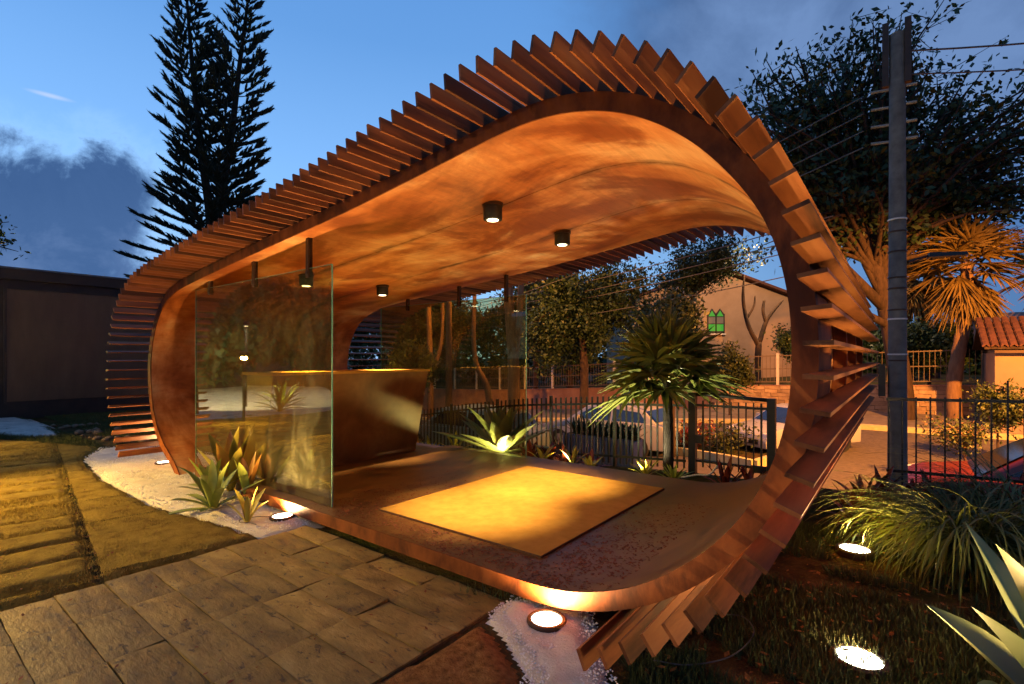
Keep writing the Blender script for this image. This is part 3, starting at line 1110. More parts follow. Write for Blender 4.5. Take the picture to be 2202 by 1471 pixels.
# reception counter
def build_counter():
    c = thing('reception_counter', 'slanted rust-brown reception counter with thin pale top', 'counter', (-5.8, 3.9, .115))
    y0, y1 = 2.78, 5.08
    xb, xt = -5.68, -5.47
    m = MB()
    m.box8([(xb - .02, y0, .118), (xb, y0, .118), (xb, y1 - .06, .118), (xb - .02, y1 - .06, .118), (xt - .02, y0, 1.286), (xt, y0, 1.286), (xt, y1, 1.286), (xt - .02, y1, 1.286)])
    m.build('front_panel', 'counter', c)
    m = MB()
    m.box8([(xb - .5, y1 - .084, .118), (xb - .024, y1 - .084, .118), (xb - .024, y1 - .064, .118), (xb - .5, y1 - .064, .118), (xt - .6, y1 - .022, 1.286), (xt - .024, y1 - .022, 1.286),
            (xt - .024, y1 - .002, 1.286), (xt - .6, y1 - .002, 1.286)])
    m.build('end_panel', 'counter', c)
    m = MB()
    m.box8([(xb - .5, y0, .118), (xb - .024, y0, .118), (xb - .024, y0 + .02, .118), (xb - .5, y0 + .02, .118), (xt - .6, y0, 1.286), (xt - .024, y0, 1.286), (xt - .024, y0 + .02, 1.286),
            (xt - .6, y0 + .02, 1.286)])
    m.build('end_panel', 'counter', c)
    m = MB()
    m.box(xt - .68, xt + .02, y0 - .02, y1 + .02, 1.288, 1.318)
    m.build('countertop', 'mat', c)
    m = MB()
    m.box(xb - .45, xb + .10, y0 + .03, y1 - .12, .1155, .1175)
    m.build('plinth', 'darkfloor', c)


build_counter()


# ceiling downlights
def downlight(x, y, label, tgt, power):
    zc = ceil_z(x)
    L = thing('ceiling_light', label, 'ceiling light', (x, y, zc), 'black downlights on the pavilion ceiling')
    m = MB()
    m.lathe([(.088, zc - .018), (.088, zc + .03)], (x, y, 0), 28)
    smooth_angle(m.build('mount', 'steel', L))
    m = MB()
    r = .080
    m.lathe([(r - .004, zc - .130), (r, zc - .125), (r, zc - .022), (r - .004, zc - .0185)], (x, y, 0), 28)
    smooth_angle(m.build('housing', 'black', L))
    m = MB()
    m.lathe([(.046, zc - .1345), (.049, zc - .1305)], (x, y, 0), 24)
    m.build('lens', 'downlens', L)
    lamp('lamp', 'SPOT', (x, y, zc - .15), power, (1.0, .70, .29), L, .035, (x + tgt[0], y + tgt[1], .16), 44, 1.0)


downlight(-2.73, 3.27, 'black downlight nearest the camera below the high arch', (-.24, .06), P_DOWN)
downlight(-2.76, 4.42, 'black downlight at the rear over the far half of the mat', (-.24, .06), P_DOWN)
downlight(-5.69, 3.30, 'black downlight seen behind the front glass screen', (-.1, 0), P_DOWN * .8)
downlight(-5.70, 4.44, 'black downlight above the far end of the counter', (.15, 0), P_DOWN * .8)


# in-ground uplights
def uplight(x, y, label, power, r=.085, z=None, tgt=(0, 0), cone=150, col=None, lens='lens'):
    z = float(gz(x, y)) + .045 if z is None else z
    L = thing('inground_light', label, 'ground light', (x, y, z - .03), 'round uplights set in the garden ground')
    m = MB()
    m.lathe([(r + .006, z - .05), (r + .026, z - .045), (r + .026, z - .006), (r + .018, z + .002), (r + .002, z + .002), (r, z - .004)], (x, y, 0), 28)
    smooth_angle(m.build('ring', 'steel', L))
    m = MB()
    m.lathe([(r - .002, z - .010), (r - .002, z - .004), (r * .6, z + .001), (r * .2, z + .003)], (x, y, 0), 28)
    smooth_angle(m.build('lens', lens, L))
    lamp('lamp', 'SPOT', (x, y, z + .012), power, col or (1.0, .60, .25), L, r * .7, (x + tgt[0], y + tgt[1], z + 1), cone, .6)
    return L


uplight(-1.55, 2.32, 'round ground light in the white pebbles below the front curve', P_UP, z=.055, tgt=(-.1, .35), cone=165)
uplight(-4.47, 2.36, 'round ground light among the pebbles beside the small bromeliad', P_UP * 1.3, z=.052, tgt=(0, .25), cone=160)
uplight(-8.04, 2.57, 'ground light in pebbles at the foot of the left slats', P_UP * .3, z=.052, tgt=(.15, .1), cone=160)
uplight(-.28, 4.62, 'ground light beside the overgrown grass clump', P_UP * 1.1, r=.10, tgt=(-.1, -.25), cone=160)
uplight(-.163, 3.0, 'ground light alone in the dark lawn at lower right', P_UP * .9, r=.10, z=.025, tgt=(-.2, .15), cone=165)
uplight(-4.62, 5.74, 'ground light hidden in front of the rear agave', 170, r=.06, tgt=(-.35, -.05), cone=168, col=(1, .85, .5))
uplight(-3.62, 5.78, 'ground light hidden among the rear yellow bromeliads', 50, r=.06, tgt=(0, .4), cone=130)
uplight(-2.55, 5.70, 'ground light hidden at the foot of the fan palm', 200, r=.06, tgt=(-.1, .3), cone=130, col=(1, .85, .5))
uplight(.47, 2.56, 'ground light hidden under the big agave at the corner', 45, r=.06, tgt=(.0, .25), cone=130, col=(1, .9, .6))


# ================================================================== GARDEN PLANTS
def strap(base, az, length, lean, curl, width, n=7, tip=.12, wav=0.):
    """points and widths of an arching strap leaf"""
    p = Vector(base)
    d = Vector((math.cos(az), math.sin(az), 0))
    pts, ws = [], []
    ang = R(lean)
    st = length / (n - 1)
    for i in range(n):
        t = i / (n - 1)
        pts.append(p.copy())
        prof = (.55 + .45 * math.sin(min(1, t * 1.6) * math.pi / 2)) * (1 - max(0, (t - .62) / .38) ** 1.8)
        ws.append(max(width * prof, width * tip * .2))
        ang2 = ang + R(curl) * t
        p = p + (d * math.sin(ang2) + Vector((0, 0, 1)) * math.cos(ang2)) * st
        if wav:
            p += Vector((-d.y, d.x, 0)) * wav * math.sin(t * 5 + az)
    return pts, ws, d


def rosette(name, label, cat, loc, n, length, width, mat, lean=(15, 60), curl=(15, 60), group=None, fold=.35, mats=None, az0=0., wav=0.):
    t = thing(name, label, cat, loc, group)
    for i in range(n):
        az = az0 + i * 2.399 + rnd.uniform(-.25, .25)
        f = i / max(1, n - 1)
        l = length * rnd.uniform(.8, 1.1)
        ln = lean[0] + (lean[1] - lean[0]) * f + rnd.uniform(-5, 5)
        cu = curl[0] + (curl[1] - curl[0]) * rnd.random()
        b = (loc[0] + math.cos(az) * .02, loc[1] + math.sin(az) * .02, loc[2])
        pts, ws, d = strap(b, az, l, ln, cu, width * rnd.uniform(.85, 1.15), wav=wav)
        m = MB().leaf(pts, ws, (-d.x * .6, -d.y * .6, .8), fold)
        mm = mat if not mats else rnd.choice(mats)
        m.build('leaf', mm, t, smooth=True)
    return t


# bromeliads in the white pebbles, front left
rosette('bromeliad', 'largest green bromeliad left in the front pebble bed', 'bromeliad', (-5.75, 2.28, .04), 15, .44, .080, 'brom', (8, 66), (10, 45))
rosette('bromeliad', 'green bromeliad with low splayed leaves at the pebble edge', 'bromeliad', (-5.22, 2.08, .04), 13, .46, .075, 'brom', (6, 82), (10, 40), az0=.6)
rosette('bromeliad', 'small upright bromeliad beside the lit pebble light', 'bromeliad', (-4.58, 2.10, .04), 6, .30, .055, 'bromyellow', (4, 34), (5, 40), az0=1.2)
rosette('bromeliad', 'tall orange-tipped bromeliad standing against the glass', 'bromeliad', (-5.78, 2.47, .04), 8, .72, .125, 'bromyellow', (6, 26), (5, 18), mats=['bromyellow', 'bromorange', 'brom'],
        az0=.3)
rosette('bromeliad', 'slim bromeliad with one broad hanging leaf by the platform', 'bromeliad', (-5.35, 2.46, .04), 5, .46, .085, 'brom', (5, 22), (5, 20), mats=['brom', 'bromorange'], az0=2.)

# agave at the rear, lit from the ground
def agave(loc, label, n, length, width, mat='agave', az0=0., lean=(4, 72), curl=(2, 22)):
    t = thing('agave', label, 'agave', loc)
    for i in range(n):
        f = (i / (n - 1)) ** .9
        az = az0 + i * 2.399
        l = length * rnd.uniform(.85, 1.1) * (.75 + .35 * f if f < .7 else 1)
        b = (loc[0] + math.cos(az) * .05 * f, loc[1] + math.sin(az) * .05 * f, loc[2])
        p = Vector(b)
        d = Vector((math.cos(az), math.sin(az), 0))
        ang = R(lean[0] + (lean[1] - lean[0]) * f + rnd.uniform(-4, 4))
        cu = R(rnd.uniform(*curl))
        pts, ws = [], []
        N = 9
        for k in range(N):
            q = k / (N - 1)
            pts.append(p.copy())
            ws.append(width * (.62 + .75 * q * (1 - q) * 2.2 if q < .5 else (.62 + .75 * .25 * 2.2) * (1 - ((q - .5) / .5) ** 1.7)) + .002)
            a2 = ang + cu * q
            p = p + (d * math.sin(a2) + Vector((0, 0, 1)) * math.cos(a2)) * (l / (N - 1))
        m = MB().leaf(pts, ws, (-d.x * .7, -d.y * .7, .7), .38)
        m.build('leaf', mat, t, smooth=True)
    return t


agave((-4.83, 6.0, .02), 'large agave lit from below behind the platform', 22, 1.0, .20)

rosette('bromeliad', 'red bromeliad close to the right side of the agave', 'bromeliad', (-4.22, 5.9, .0), 12, .34, .07, 'bromred', (10, 70), (10, 50))
rosette('bromeliad', 'red bromeliad between agave and the first yellow bromeliad', 'bromeliad', (-4.02, 6.1, .0), 12, .30, .07, 'bromred', (10, 70), (10, 50), az0=1)
rosette('bromeliad', 'first yellow bromeliad right of the agave', 'bromeliad', (-3.98, 5.85, .02), 8, .30, .06, 'bromyellow', (8, 55), (10, 45), az0=.4)
rosette('bromeliad', 'brightest yellow bromeliad behind the rear floor edge', 'bromeliad', (-3.50, 5.88, .04), 8, .30, .06, 'bromyellow', (6, 50), (10, 40), az0=.9)
rosette('bromeliad', 'low yellow bromeliad nearest the ribbed planter', 'bromeliad', (-3.20, 5.82, .02), 7, .24, .06, 'bromyellow', (12, 60), (10, 40), az0=2.2)
rosette('bromeliad', 'dark red bromeliad under the yellow bromeliads', 'bromeliad', (-3.72, 6.05, -.02), 12, .28, .07, 'bromred', (15, 75), (10, 50), az0=2.6)
rosette('bromeliad', 'dark red bromeliad left of the low yellow bromeliad', 'bromeliad', (-3.34, 6.08, -.02), 12, .26, .07, 'bromred', (15, 75), (10, 50), az0=1.7)
rosette('bromeliad', 'tiny yellow-green bromeliad behind the counter end', 'bromeliad', (-6.6, 6.2, -.25), 7, .36, .05, 'bromyellow', (8, 50), (10, 40), az0=.2)
rosette('bromeliad', 'orange-leaved bromeliad by the street fence behind the counter', 'bromeliad', (-6.95, 6.15, -.28), 8, .36, .055, 'bromorange', (8, 45), (10, 40), az0=1.2)
rosette('bromeliad', 'yellow-green bromeliad left of the agave at the fence', 'bromeliad', (-5.95, 6.15, -.12), 8, .36, .055, 'bromyellow', (8, 50), (10, 40), az0=2.2)
rosette('bromeliad', 'red spiky bromeliad at the right rear corner of the floor', 'bromeliad', (-1.55, 5.92, .02), 14, .36, .06, 'bromred', (6, 72), (5, 30), az0=.5)
rosette('bromeliad', 'red spiky bromeliad behind the right rear corner', 'bromeliad', (-1.32, 6.0, .02), 12, .34, .06, 'bromred', (6, 72), (5, 30), az0=1.5)
rosette('bromeliad', 'pale lit shrub foot left of the palm trunk', 'bromeliad', (-2.52, 5.98, .02), 16, .24, .035, 'bromyellow', (8, 70), (5, 40), az0=.5)
rosette('bromeliad', 'pale lit shrub foot between palm trunk and gate post', 'bromeliad', (-2.14, 5.92, .02), 16, .24, .035, 'brom', (8, 70), (5, 40), az0=1.5)
# red bromeliad bed right of the pavilion: each plant its own
k = 0
for (x, y) in [(.02, 5.35), (-.12, 5.62), (.18, 5.7), (-.30, 5.95), (.06, 6.0), (.34, 5.45), (-.02, 5.05), (.42, 5.95), (-.16, 6.2), (.24, 6.2), (-.34, 5.55), (-.18, 5.25)]:
    rosette('bromeliad', 'dark red bromeliad in the bed between slats and grass clump', 'bromeliad', (x, y, float(gz(x, y))), 13, .34, .055, 'bromred', (6, 74), (5, 45),
            group='dark red bromeliads massed right of the pavilion', az0=k * 1.1)
    k += 1


# fountain grass
def grass_clump(loc, label, n, rx, length, width):
    t = thing('fountain_grass', label, 'ornamental grass', loc)
    m = MB()
    for i in range(n):
        a = rnd.uniform(0, 6.283)
        rr = rx * math.sqrt(rnd.random())
        b = (loc[0] + math.cos(a) * rr, loc[1] + math.sin(a) * rr, loc[2] - .01)
        az = a + rnd.gauss(0, .7)
        l = length * rnd.uniform(.55, 1.15)
        pts, ws, d = strap(b, az, l, abs(rnd.gauss(20, 20)), rnd.uniform(110, 215), width * rnd.uniform(.6, 1.2), n=10, wav=rnd.uniform(-.01, .01))
        m.leaf(pts, ws, (-d.x * .5, -d.y * .5, .8), .3)
    o = m.build('blade', 'grassclump', t, smooth=True)
    o['kind'] = 'stuff'
    return t


grass_clump((.40, 4.92, .03), 'big overgrown fountain grass clump arching over the ground light', 1150, .22, 1.05, .0115)
grass_clump((.82, 5.55, .05), 'darker fountain grass clump behind the big one', 650, .26, 1.25, .011)

# agave at the lower right corner, close to the camera
t = thing('agave', 'big pale agave cut off by the lower right corner', 'agave', (.56, 2.80, .02))
for az, ln, cu, l, w in [(R(200), 10, 20, .80, .38), (R(172), 42, 16, .60, .27), (R(226), 50, 26, .56, .27), (R(212), 26, 22, .66, .30), (R(80), 10, 15, .8, .14), (R(20), 30, 20, .8, .14), (R(300), 35, 20, .7, .13), (R(130), 25, 20, .85, .13),
                         (R(345), 55, 20, .7, .13), (R(255), 62, 8, .48, .11)]:
    d = Vector((math.cos(az), math.sin(az), 0))
    p = Vector((.56, 2.80, .02)) + d * .03
    pts, ws = [], []
    for q in range(10):
        u = q / 9
        pts.append(p.copy())
        ws.append(w * (.7 + 1.2 * u * (1 - u) if u < .5 else 1.0 * (1 - ((u - .5) / .5) ** 1.6)) + .002)
        a2 = R(ln + cu * u)
        p = p + (d * math.sin(a2) + Vector((0, 0, 1)) * math.cos(a2)) * (l / 9)
    MB().leaf(pts, ws, (-d.x * .7, -d.y * .7, .7), .35).build('leaf', 'agave', t, smooth=True)


# loose hose pieces and small stones
def hose(name, label, cat, pts, r, mat, off=.008):
    c = catmull(pts, 8)
    zz = gz(c[:, 0], c[:, 1])
    m = MB().tube([(a, b, float(z) + off + (q if len(c[0]) > 2 else 0)) for a, b, z, q in zip(c[:, 0], c[:, 1], zz, (c[:, 2] if c.shape[1] > 2 else c[:, 0] * 0))], r, 6)
    return tag(m.build(name, mat, None, smooth=True, org=(pts[0][0], pts[0][1], 0)), label, cat)


hose('garden_hose', 'thin pale hose looping in the dark lawn below the slats', 'hose', [(-.95, 2.35), (-.80, 2.42), (-.66, 2.62), (-.62, 2.90), (-.70, 3.05), (-.80, 3.02)], .0035, 'cable', .03)
hose('cable', 'black cable curling from the ground light over the pebbles', 'cable', [(-4.52, 2.28), (-4.62, 2.20), (-4.66, 2.08), (-4.58, 2.04), (-4.50, 2.08), (-4.42, 2.1)], .004, 'cable', .05)
hose('cable', 'white twisted cable ends at the rear floor corner', 'cable', [(-1.95, 5.62, .14), (-1.80, 5.70, .17), (-1.68, 5.74, .18), (-1.60, 5.78, .28)], .010, 'hose', .0)
# scattered stones left
for i in range(46):
    x, y = rnd.uniform(-14.6, -9.8), rnd.uniform(2.55, 3.35)
    if not (x > -10.6 or y < 3.4):
        continue
    m = bmesh.new()
    bmesh.ops.create_icosphere(m, subdivisions=1, radius=1)
    s = rnd.uniform(.03, .085)
    for v in m.verts:
        v.co = Vector((v.co.x * s * rnd.uniform(.9, 1.3), v.co.y * s * rnd.uniform(.8, 1.2), v.co.z * s * rnd.uniform(.5, .8)))
    me = bpy.data.meshes.new('stone')
    m.to_mesh(me)
    m.free()
    me.materials.append(MT['rock'])
    me.polygons.foreach_set('use_smooth', [True] * len(me.polygons))
    o = bpy.data.objects.new('stone', me)
    COL.objects.link(o)
    o.location = (x, y, float(gz(x, y)) + .015)
    tag(o, 'small brown stone in the strip before the dark hut', 'stone', 'brown stones before the dark hut')


def pebbles(name, poly, n, s0, s1):
    poly = np.array(poly)
    m = MB()
    c = 0
    while c < n:
        x, y = rnd.uniform(poly[:, 0].min(), poly[:, 0].max()), rnd.uniform(poly[:, 1].min(), poly[:, 1].max())
        if not in_poly(np.array([x]), np.array([y]), poly)[0]:
            continue
        c += 1
        s = rnd.uniform(s0, s1)
        z = float(gz(x, y)) + .035
        a = rnd.uniform(0, 3)
        ca, sa = math.cos(a), math.sin(a)
        q = [(s, 0), (0, s * .8), (-s * 1.1, 0), (0, -s * .7)]
        m.add([(x + u * ca - v * sa, y + u * sa + v * ca, z) for u, v in q] + [(x, y, z + s * .55), (x, y, z - s)], [(0, 1, 4), (1, 2, 4), (2, 3, 4), (3, 0, 4), (1, 0, 5), (2, 1, 5), (3, 2, 5), (0, 3, 5)])
    o = m.build(name, 'pebble', smooth=False)
    o['kind'] = 'stuff'


pebbles('white_pebbles', GRAVEL_L, 6500, .004, .011)
pebbles('white_pebbles', GRAVEL_R, 2600, .003, .009)


# ================================================================== FENCES AND GATE
FY = 6.36


def fence_run(name, label, x0, x1, sp, top, post_every=12):
    f = thing(name, label, 'fence', ((x0 + x1) / 2, FY, float(fb((x0 + x1) / 2))))
    n = int((x1 - x0) / sp)
    me = None
    for i in range(n + 1):
        x = x0 + i * sp
        zb, zt = float(fb(x)) + .04, top(x)
        m = MB()
        thick = .020 if i % post_every else .038
        m.box(x - thick / 2, x + thick / 2, FY - thick / 2, FY + thick / 2, zb - (.2 if i % post_every == 0 else 0), zt + (.03 if i % post_every == 0 else 0))
        m.build('picket' if i % post_every else 'post', 'fence', f)
    for dz0 in ('t', 'b'):
        m = MB()
        xs = np.linspace(x0, x1, 14)
        for a, b in zip(xs[:-1], xs[1:]):
            za = top(a) - .10 if dz0 == 't' else float(fb(a)) + .14
            zb_ = top(b) - .10 if dz0 == 't' else float(fb(b)) + .14
            m.bar((a, FY - .018, za), (b, FY - .018, zb_), .016, .030)
        m.build('rail', 'fence', f)
    return f


def ftop(x):
    return float(np.interp(x, [-8, -6.86, -5.93, -4.74, -3.35, -2.06], [.40, .54, .69, .84, .94, .99]))


fence_run('picket_fence', 'black picket fence along the street left of the gate', -7.3, -2.14, .087, ftop)


def mesh_fence():
    f = thing('mesh_fence', 'black wire fence along the street right of the gate', 'fence', (1.2, FY, .12))
    x = -.10
    i = 9
    while x < 4.2:
        m = MB()
        tall = i in (17, 19)
        m.box(x - .007, x + .007, FY - .007, FY + .007, float(fb(x)), 1.10 + .03 * x + (.16 if tall else 0))
        m.build('wire_upright', 'fence', f)
        x += .108
        i += 1
    for z in (1.075, .36):
        m = MB()
        m.bar((-.12, FY - .016, z - .005), (4.2, FY - .016, z + .12), .016, .028)
        m.build('rail', 'fence', f)


mesh_fence()


def gate():
    g = thing('garden_gate', 'black barred garden gate with lock box and pipe frame', 'gate', (-1.62, FY, .08))
    for x, w, zt in ((-2.06, .085, 1.05), (-1.17, .085, 1.02)):
        m = MB()
        m.box(x - w / 2, x + w / 2, FY - w / 2, FY + w / 2, -.1, zt)
        m.build('post', 'fence', g)
    m = MB()
    m.tube([(-2.01, FY, 1.03), (-1.80, FY, 1.035), (-1.45, FY, 1.01), (-1.215, FY, 1.0)], .022, 8)
    m.build('top_pipe', 'fence', g, smooth=True)
    for z in (.90, .21):
        m = MB()
        m.box(-2.015, -1.215, FY - .012, FY + .012, z - .014, z + .014)
        m.build('rail', 'fence', g)
    for i in range(9):
        x = -1.93 + i * .082
        m = MB()
        w = .014 if i not in (0, 8) else .02
        m.box(x - w / 2, x + w / 2, FY - w / 2 - .014, FY + w / 2 - .014, .14, .96)
        m.build('bar', 'fence', g)
    m = MB()
    m.box(-2.015, -1.94, FY - .04, FY + .0, .43, .53)
    m.build('lock_box', 'fence', g)
    m = MB()
    m.box(-1.38, -1.216, FY - .045, FY - .015, .16, .24)
    m.build('hinge_plate', 'fence', g)


gate()


# ================================================================== STREET
def car(label, paint, length, width, height, x, y, z, facing=-1, kind='hatch', cat='car', yaw=0, size=1):
    """nose towards -x when facing is -1; modelled with the nose at local -x"""
    c = thing('parked_car', label, cat, (x, y, z), 'cars parked in the street')
    c.rotation_euler = (0, 0, yaw)
    c.scale = (size,) * 3
    L, Wd, H = length, width, height
    hl = L / 2
    if kind == 'van':
        body = [(-hl, .28), (-hl, .62), (-hl + .25, .86), (-hl + .65, .95), (hl - .1, 1.0), (hl, .9), (hl, .3)]
        cab = [(-hl + .55, .94), (-hl + 1.3, H - .06), (-hl + 1.6, H), (hl - .5, H), (hl - .15, H - .1), (hl - .06, .98)]
    else:
        body = [(-hl, .26), (-hl - .02, .45), (-hl + .06, .66), (-hl + .45, .80), (-hl + 1.05, .90), (hl - .5, .97), (hl - .08, .92), (hl, .7), (hl - .02, .28)]
        cab = [(-hl + .95, .88), (-hl + 1.65, H - .05), (-hl + 2.05, H), (hl - 1.1, H - .02), (hl - .65, H - .12), (hl - .25, .94)]
    wr = .31
    wx = (-hl + .78, hl - .75)

    def T(p):
        return (x + p[0] * (1 if facing < 0 else -1), y + p[1], z + p[2])

    def loft(poly, halfs, name, mat, inset=0):
        bm = bmesh.new()
        sides = []
        for hy in halfs:
            sides.append([bm.verts.new((u, hy[0] * (1 - hy[1] * max(0, (v - .9)) / max(.1, H - .9)), v)) for u, v in poly])
        for a, b in zip(sides[:-1], sides[1:]):
            for i in range(len(poly)):
                bm.faces.new((a[i], a[(i + 1) % len(poly)], b[(i + 1) % len(poly)], b[i]))
        bm.faces.new(sides[0][::-1])
        bm.faces.new(sides[-1])
        bmesh.ops.recalc_face_normals(bm, faces=bm.faces)
        bmesh.ops.bevel(bm, geom=[e for e in bm.edges if e.calc_face_angle(0) > .25], offset=.05, segments=2, profile=.6, affect='EDGES')
        m = MB()
        bm.verts.ensure_lookup_table()
        m.add([T(v.co) for v in bm.verts], [[v.index for v in f.verts] for f in bm.faces])
        bm.free()
        return smooth_angle(m.build(name, mat, c), 50)
    w = Wd / 2
    loft(body, [(-w, 0), (w, 0)], 'body', paint)
    loft(cab, [(-w + .05, .22), (w - .05, .22)], 'cabin', paint)
    # windows stand a few millimetres proud of the cabin sides
    for s in (-1, 1):
        def side(u, v):
            hy = (w - .05) * (1 - .22 * max(0, v - .9) / max(.1, H - .9)) + .006
            return (u, s * hy, v)
        x0, x1 = cab[0][0], cab[-1][0]
        xm = (x0 + x1) / 2 + .1
        quads = [[(x0 + .30, .98), (xm - .05, .98), (xm - .05, H - .12), (cab[1][0] + .12, H - .12)], [(xm + .02, .98), (x1 - .28, .98), (cab[-2][0] - .1, H - .18), (xm + .02, H - .12)]]
        for q in quads:
            m = MB()
            m.add([T(side(u, v)) for u, v in q] + [T((side(u, v)[0], side(u, v)[1] - s * .03, v)) for u, v in q], [(0, 1, 2, 3), (0, 4, 5, 1), (1, 5, 6, 2), (2, 6, 7, 3), (3, 7, 4, 0)])
            m.build('side_window', 'carglass', c)
    # windscreen and rear screen
    for (a, b), nm in (((cab[0], cab[1]), 'windscreen'), ((cab[-1], cab[-2]), 'rear_screen')):
        sgn = -1 if nm == 'windscreen' else 1
        p0 = Vector((a[0] * .88 + b[0] * .12 + sgn * .022, 0, a[1] * .88 + b[1] * .12 + .012))
        p1 = Vector((a[0] * .08 + b[0] * .92 + sgn * .022, 0, a[1] * .08 + b[1] * .92 + .012))
        m = MB()
        m.add([T((p0.x, -w + .18, p0.z)), T((p0.x, w - .18, p0.z)), T((p1.x, w - .32, p1.z)), T((p1.x, -w + .32, p1.z))], [(0, 1, 2, 3)])
        m.build(nm, 'carglass', c)
    for u in wx:
        for s in (-1, 1):
            m = MB()
            cy = s * (w - .085)
            b = []
            N = 20
            prof = [(.17, -.10), (wr - .02, -.10), (wr, -.07), (wr, .07), (wr - .02, .10), (.17, .10)]
            for r_, o_ in prof:
                for k_ in range(N):
                    a = 2 * math.pi * k_ / N
                    b.append(T((u + r_ * math.cos(a), cy + o_ * s, wr + r_ * math.sin(a))))
            fs = [(i * N + k_, i * N + (k_ + 1) % N, (i + 1) * N + (k_ + 1) % N, (i + 1) * N + k_) for i in range(len(prof) - 1) for k_ in range(N)]
            m.add(b, fs)
            wl = m.build('wheel', 'tyre', c)
            m = MB()
            for k_ in range(5):
                a = 2 * math.pi * k_ / 5 + .3
                ca, sa = math.cos(a), math.sin(a)
                pa = [(-.02, 0), (.02, 0), (.035, .17), (-.035, .17)]
                for oo in (.075,):
                    front = [T((u + px * ca - py * sa, cy + s * (oo + .02), wr + px * sa + py * ca)) for px, py in pa]
                    back = [T((u + px * ca - py * sa, cy + s * oo, wr + px * sa + py * ca)) for px, py in pa]
                    m.box8(back + front)
            m.build('rim', 'rim', wl)
    for s in (-1, 1):
        m = MB()
        m.box8([T(q) for q in [(-hl + .02, s * (w - .12) - .10, .56), (-hl + .32, s * (w - .06) - .06, .60), (-hl + .32, s * (w - .06) + .065, .60), (-hl + .02, s * (w - .12) + .08, .56), (-hl + .055, s * (w - .12) - .10, .68),
                               (-hl + .36, s * (w - .06) - .06, .76), (-hl + .36, s * (w - .06) + .065, .76), (-hl + .055, s * (w - .12) + .08, .68)]])
        m.build('headlight', 'headlight', c)
    for s in (-1, 1):
        m = MB()
        xm_ = cab[0][0] + .42
        ys = sorted((s * (w - .02), s * (w + .14)))
        m.box8([T(q) for q in [(xm_, ys[0], .95), (xm_ + .10, ys[0], .95), (xm_ + .10, ys[1], .97), (xm_, ys[1], .97), (xm_ + .02, ys[0], 1.06), (xm_ + .10, ys[0], 1.07), (xm_ + .10, ys[1], 1.08), (xm_ + .03, ys[1], 1.08)]])
        m.build('wing_mirror', paint, c)
        m = MB()
        for u in (cab[0][0] + .38, (cab[0][0] + cab[-1][0]) / 2 + .08):
            m.box8([T(q) for q in [(u, s * (w + .001), .34), (u + .012, s * (w + .001), .34), (u + .012, s * (w + .004), .34), (u, s * (w + .004), .34), (u + .03, s * (w + .001), .84), (u + .042, s * (w + .001), .84), (u + .042, s * (w + .004), .84), (u + .03, s * (w + .004), .84)]])
            m.build('door_gap', 'black', c)
            m = MB()
    m = MB()
    m.box8([T(q) for q in [(-hl - .05, -.2, .38), (-hl - .035, -.2, .38), (-hl - .035, .2, .38), (-hl - .05, .2, .38), (-hl - .05, -.2, .48), (-hl - .035, -.2, .48), (-hl - .035, .2, .48), (-hl - .05, .2, .48)]])
    m.build('number_plate', 'whitepost', c)
    m = MB()
    m.box8([T(q) for q in [(-hl - .03, -w + .3, .36), (-hl + .1, -w + .3, .36), (-hl + .1, w - .3, .36), (-hl - .03, w - .3, .36), (-hl - .03, -w + .3, .50), (-hl + .1, -w + .3, .50), (-hl + .1, w - .3, .50), (-hl - .03, w - .3, .50)]])
    m.build('grille', 'black', c)
    return c


car('white parked hatchback behind the ribbed planter', 'carwhite', 4.0, 1.68, 1.42, -6.85, 13.6, float(gz(-6.85, 13.6)) + .01)
car('white parked car half hidden behind the gate and slats', 'carwhite', 3.7, 1.66, 1.40, -2.30, 15.2, float(gz(-2.3, 15.2)) + .01, yaw=.98, size=.86)
car('long grey-blue parked car behind the picket fence', 'carblue', 4.6, 1.76, 1.50, -10.5, 11.6, float(gz(-10.5, 11.6)) + .01)
car('red parked car behind the wire fence and utility pole', 'carred', 4.2, 1.7, 1.42, 1.95, 9.95, -1.04, cat='car')


ORD = 'first second third fourth fifth sixth seventh eighth ninth tenth eleventh twelfth thirteenth fourteenth fifteenth sixteenth'.split()


# ribbed planter on the pavement
def planter():
    p = thing('planter_box', 'long grey ribbed planter box full of low plants', 'planter', (-4.45, 8.5, -.5))
    zt = .03
    m = MB()
    m.box(-5.17, -3.72, 8.3, 8.7, -.72, zt - .04)
    m.build('box', 'planter', p)
    for i in range(24):
        x = -5.14 + i * .0605
        m = MB()
        m.box(x - .018, x + .018, 8.275, 8.2985, -.72, zt)
        m.build('rib', 'planter', p)
    m = MB()
    m.box(-5.14, -3.75, 8.33, 8.67, zt - .038, zt - .01)
    m.build('soil', 'soil', p)
    for i in range(16):
        x = -5.08 + i * .088 + rnd.uniform(-.02, .02)
        rosette('planter_shrub', ORD[i] + ' strap-leaved plant from the left end of the ribbed planter', 'plant', (x, 8.5 + rnd.uniform(-.1, .1), zt - .01), 9, .34, .05, 'leafmid', (5, 60), (5, 50),
                group='plants in the ribbed planter', az0=i)


planter()


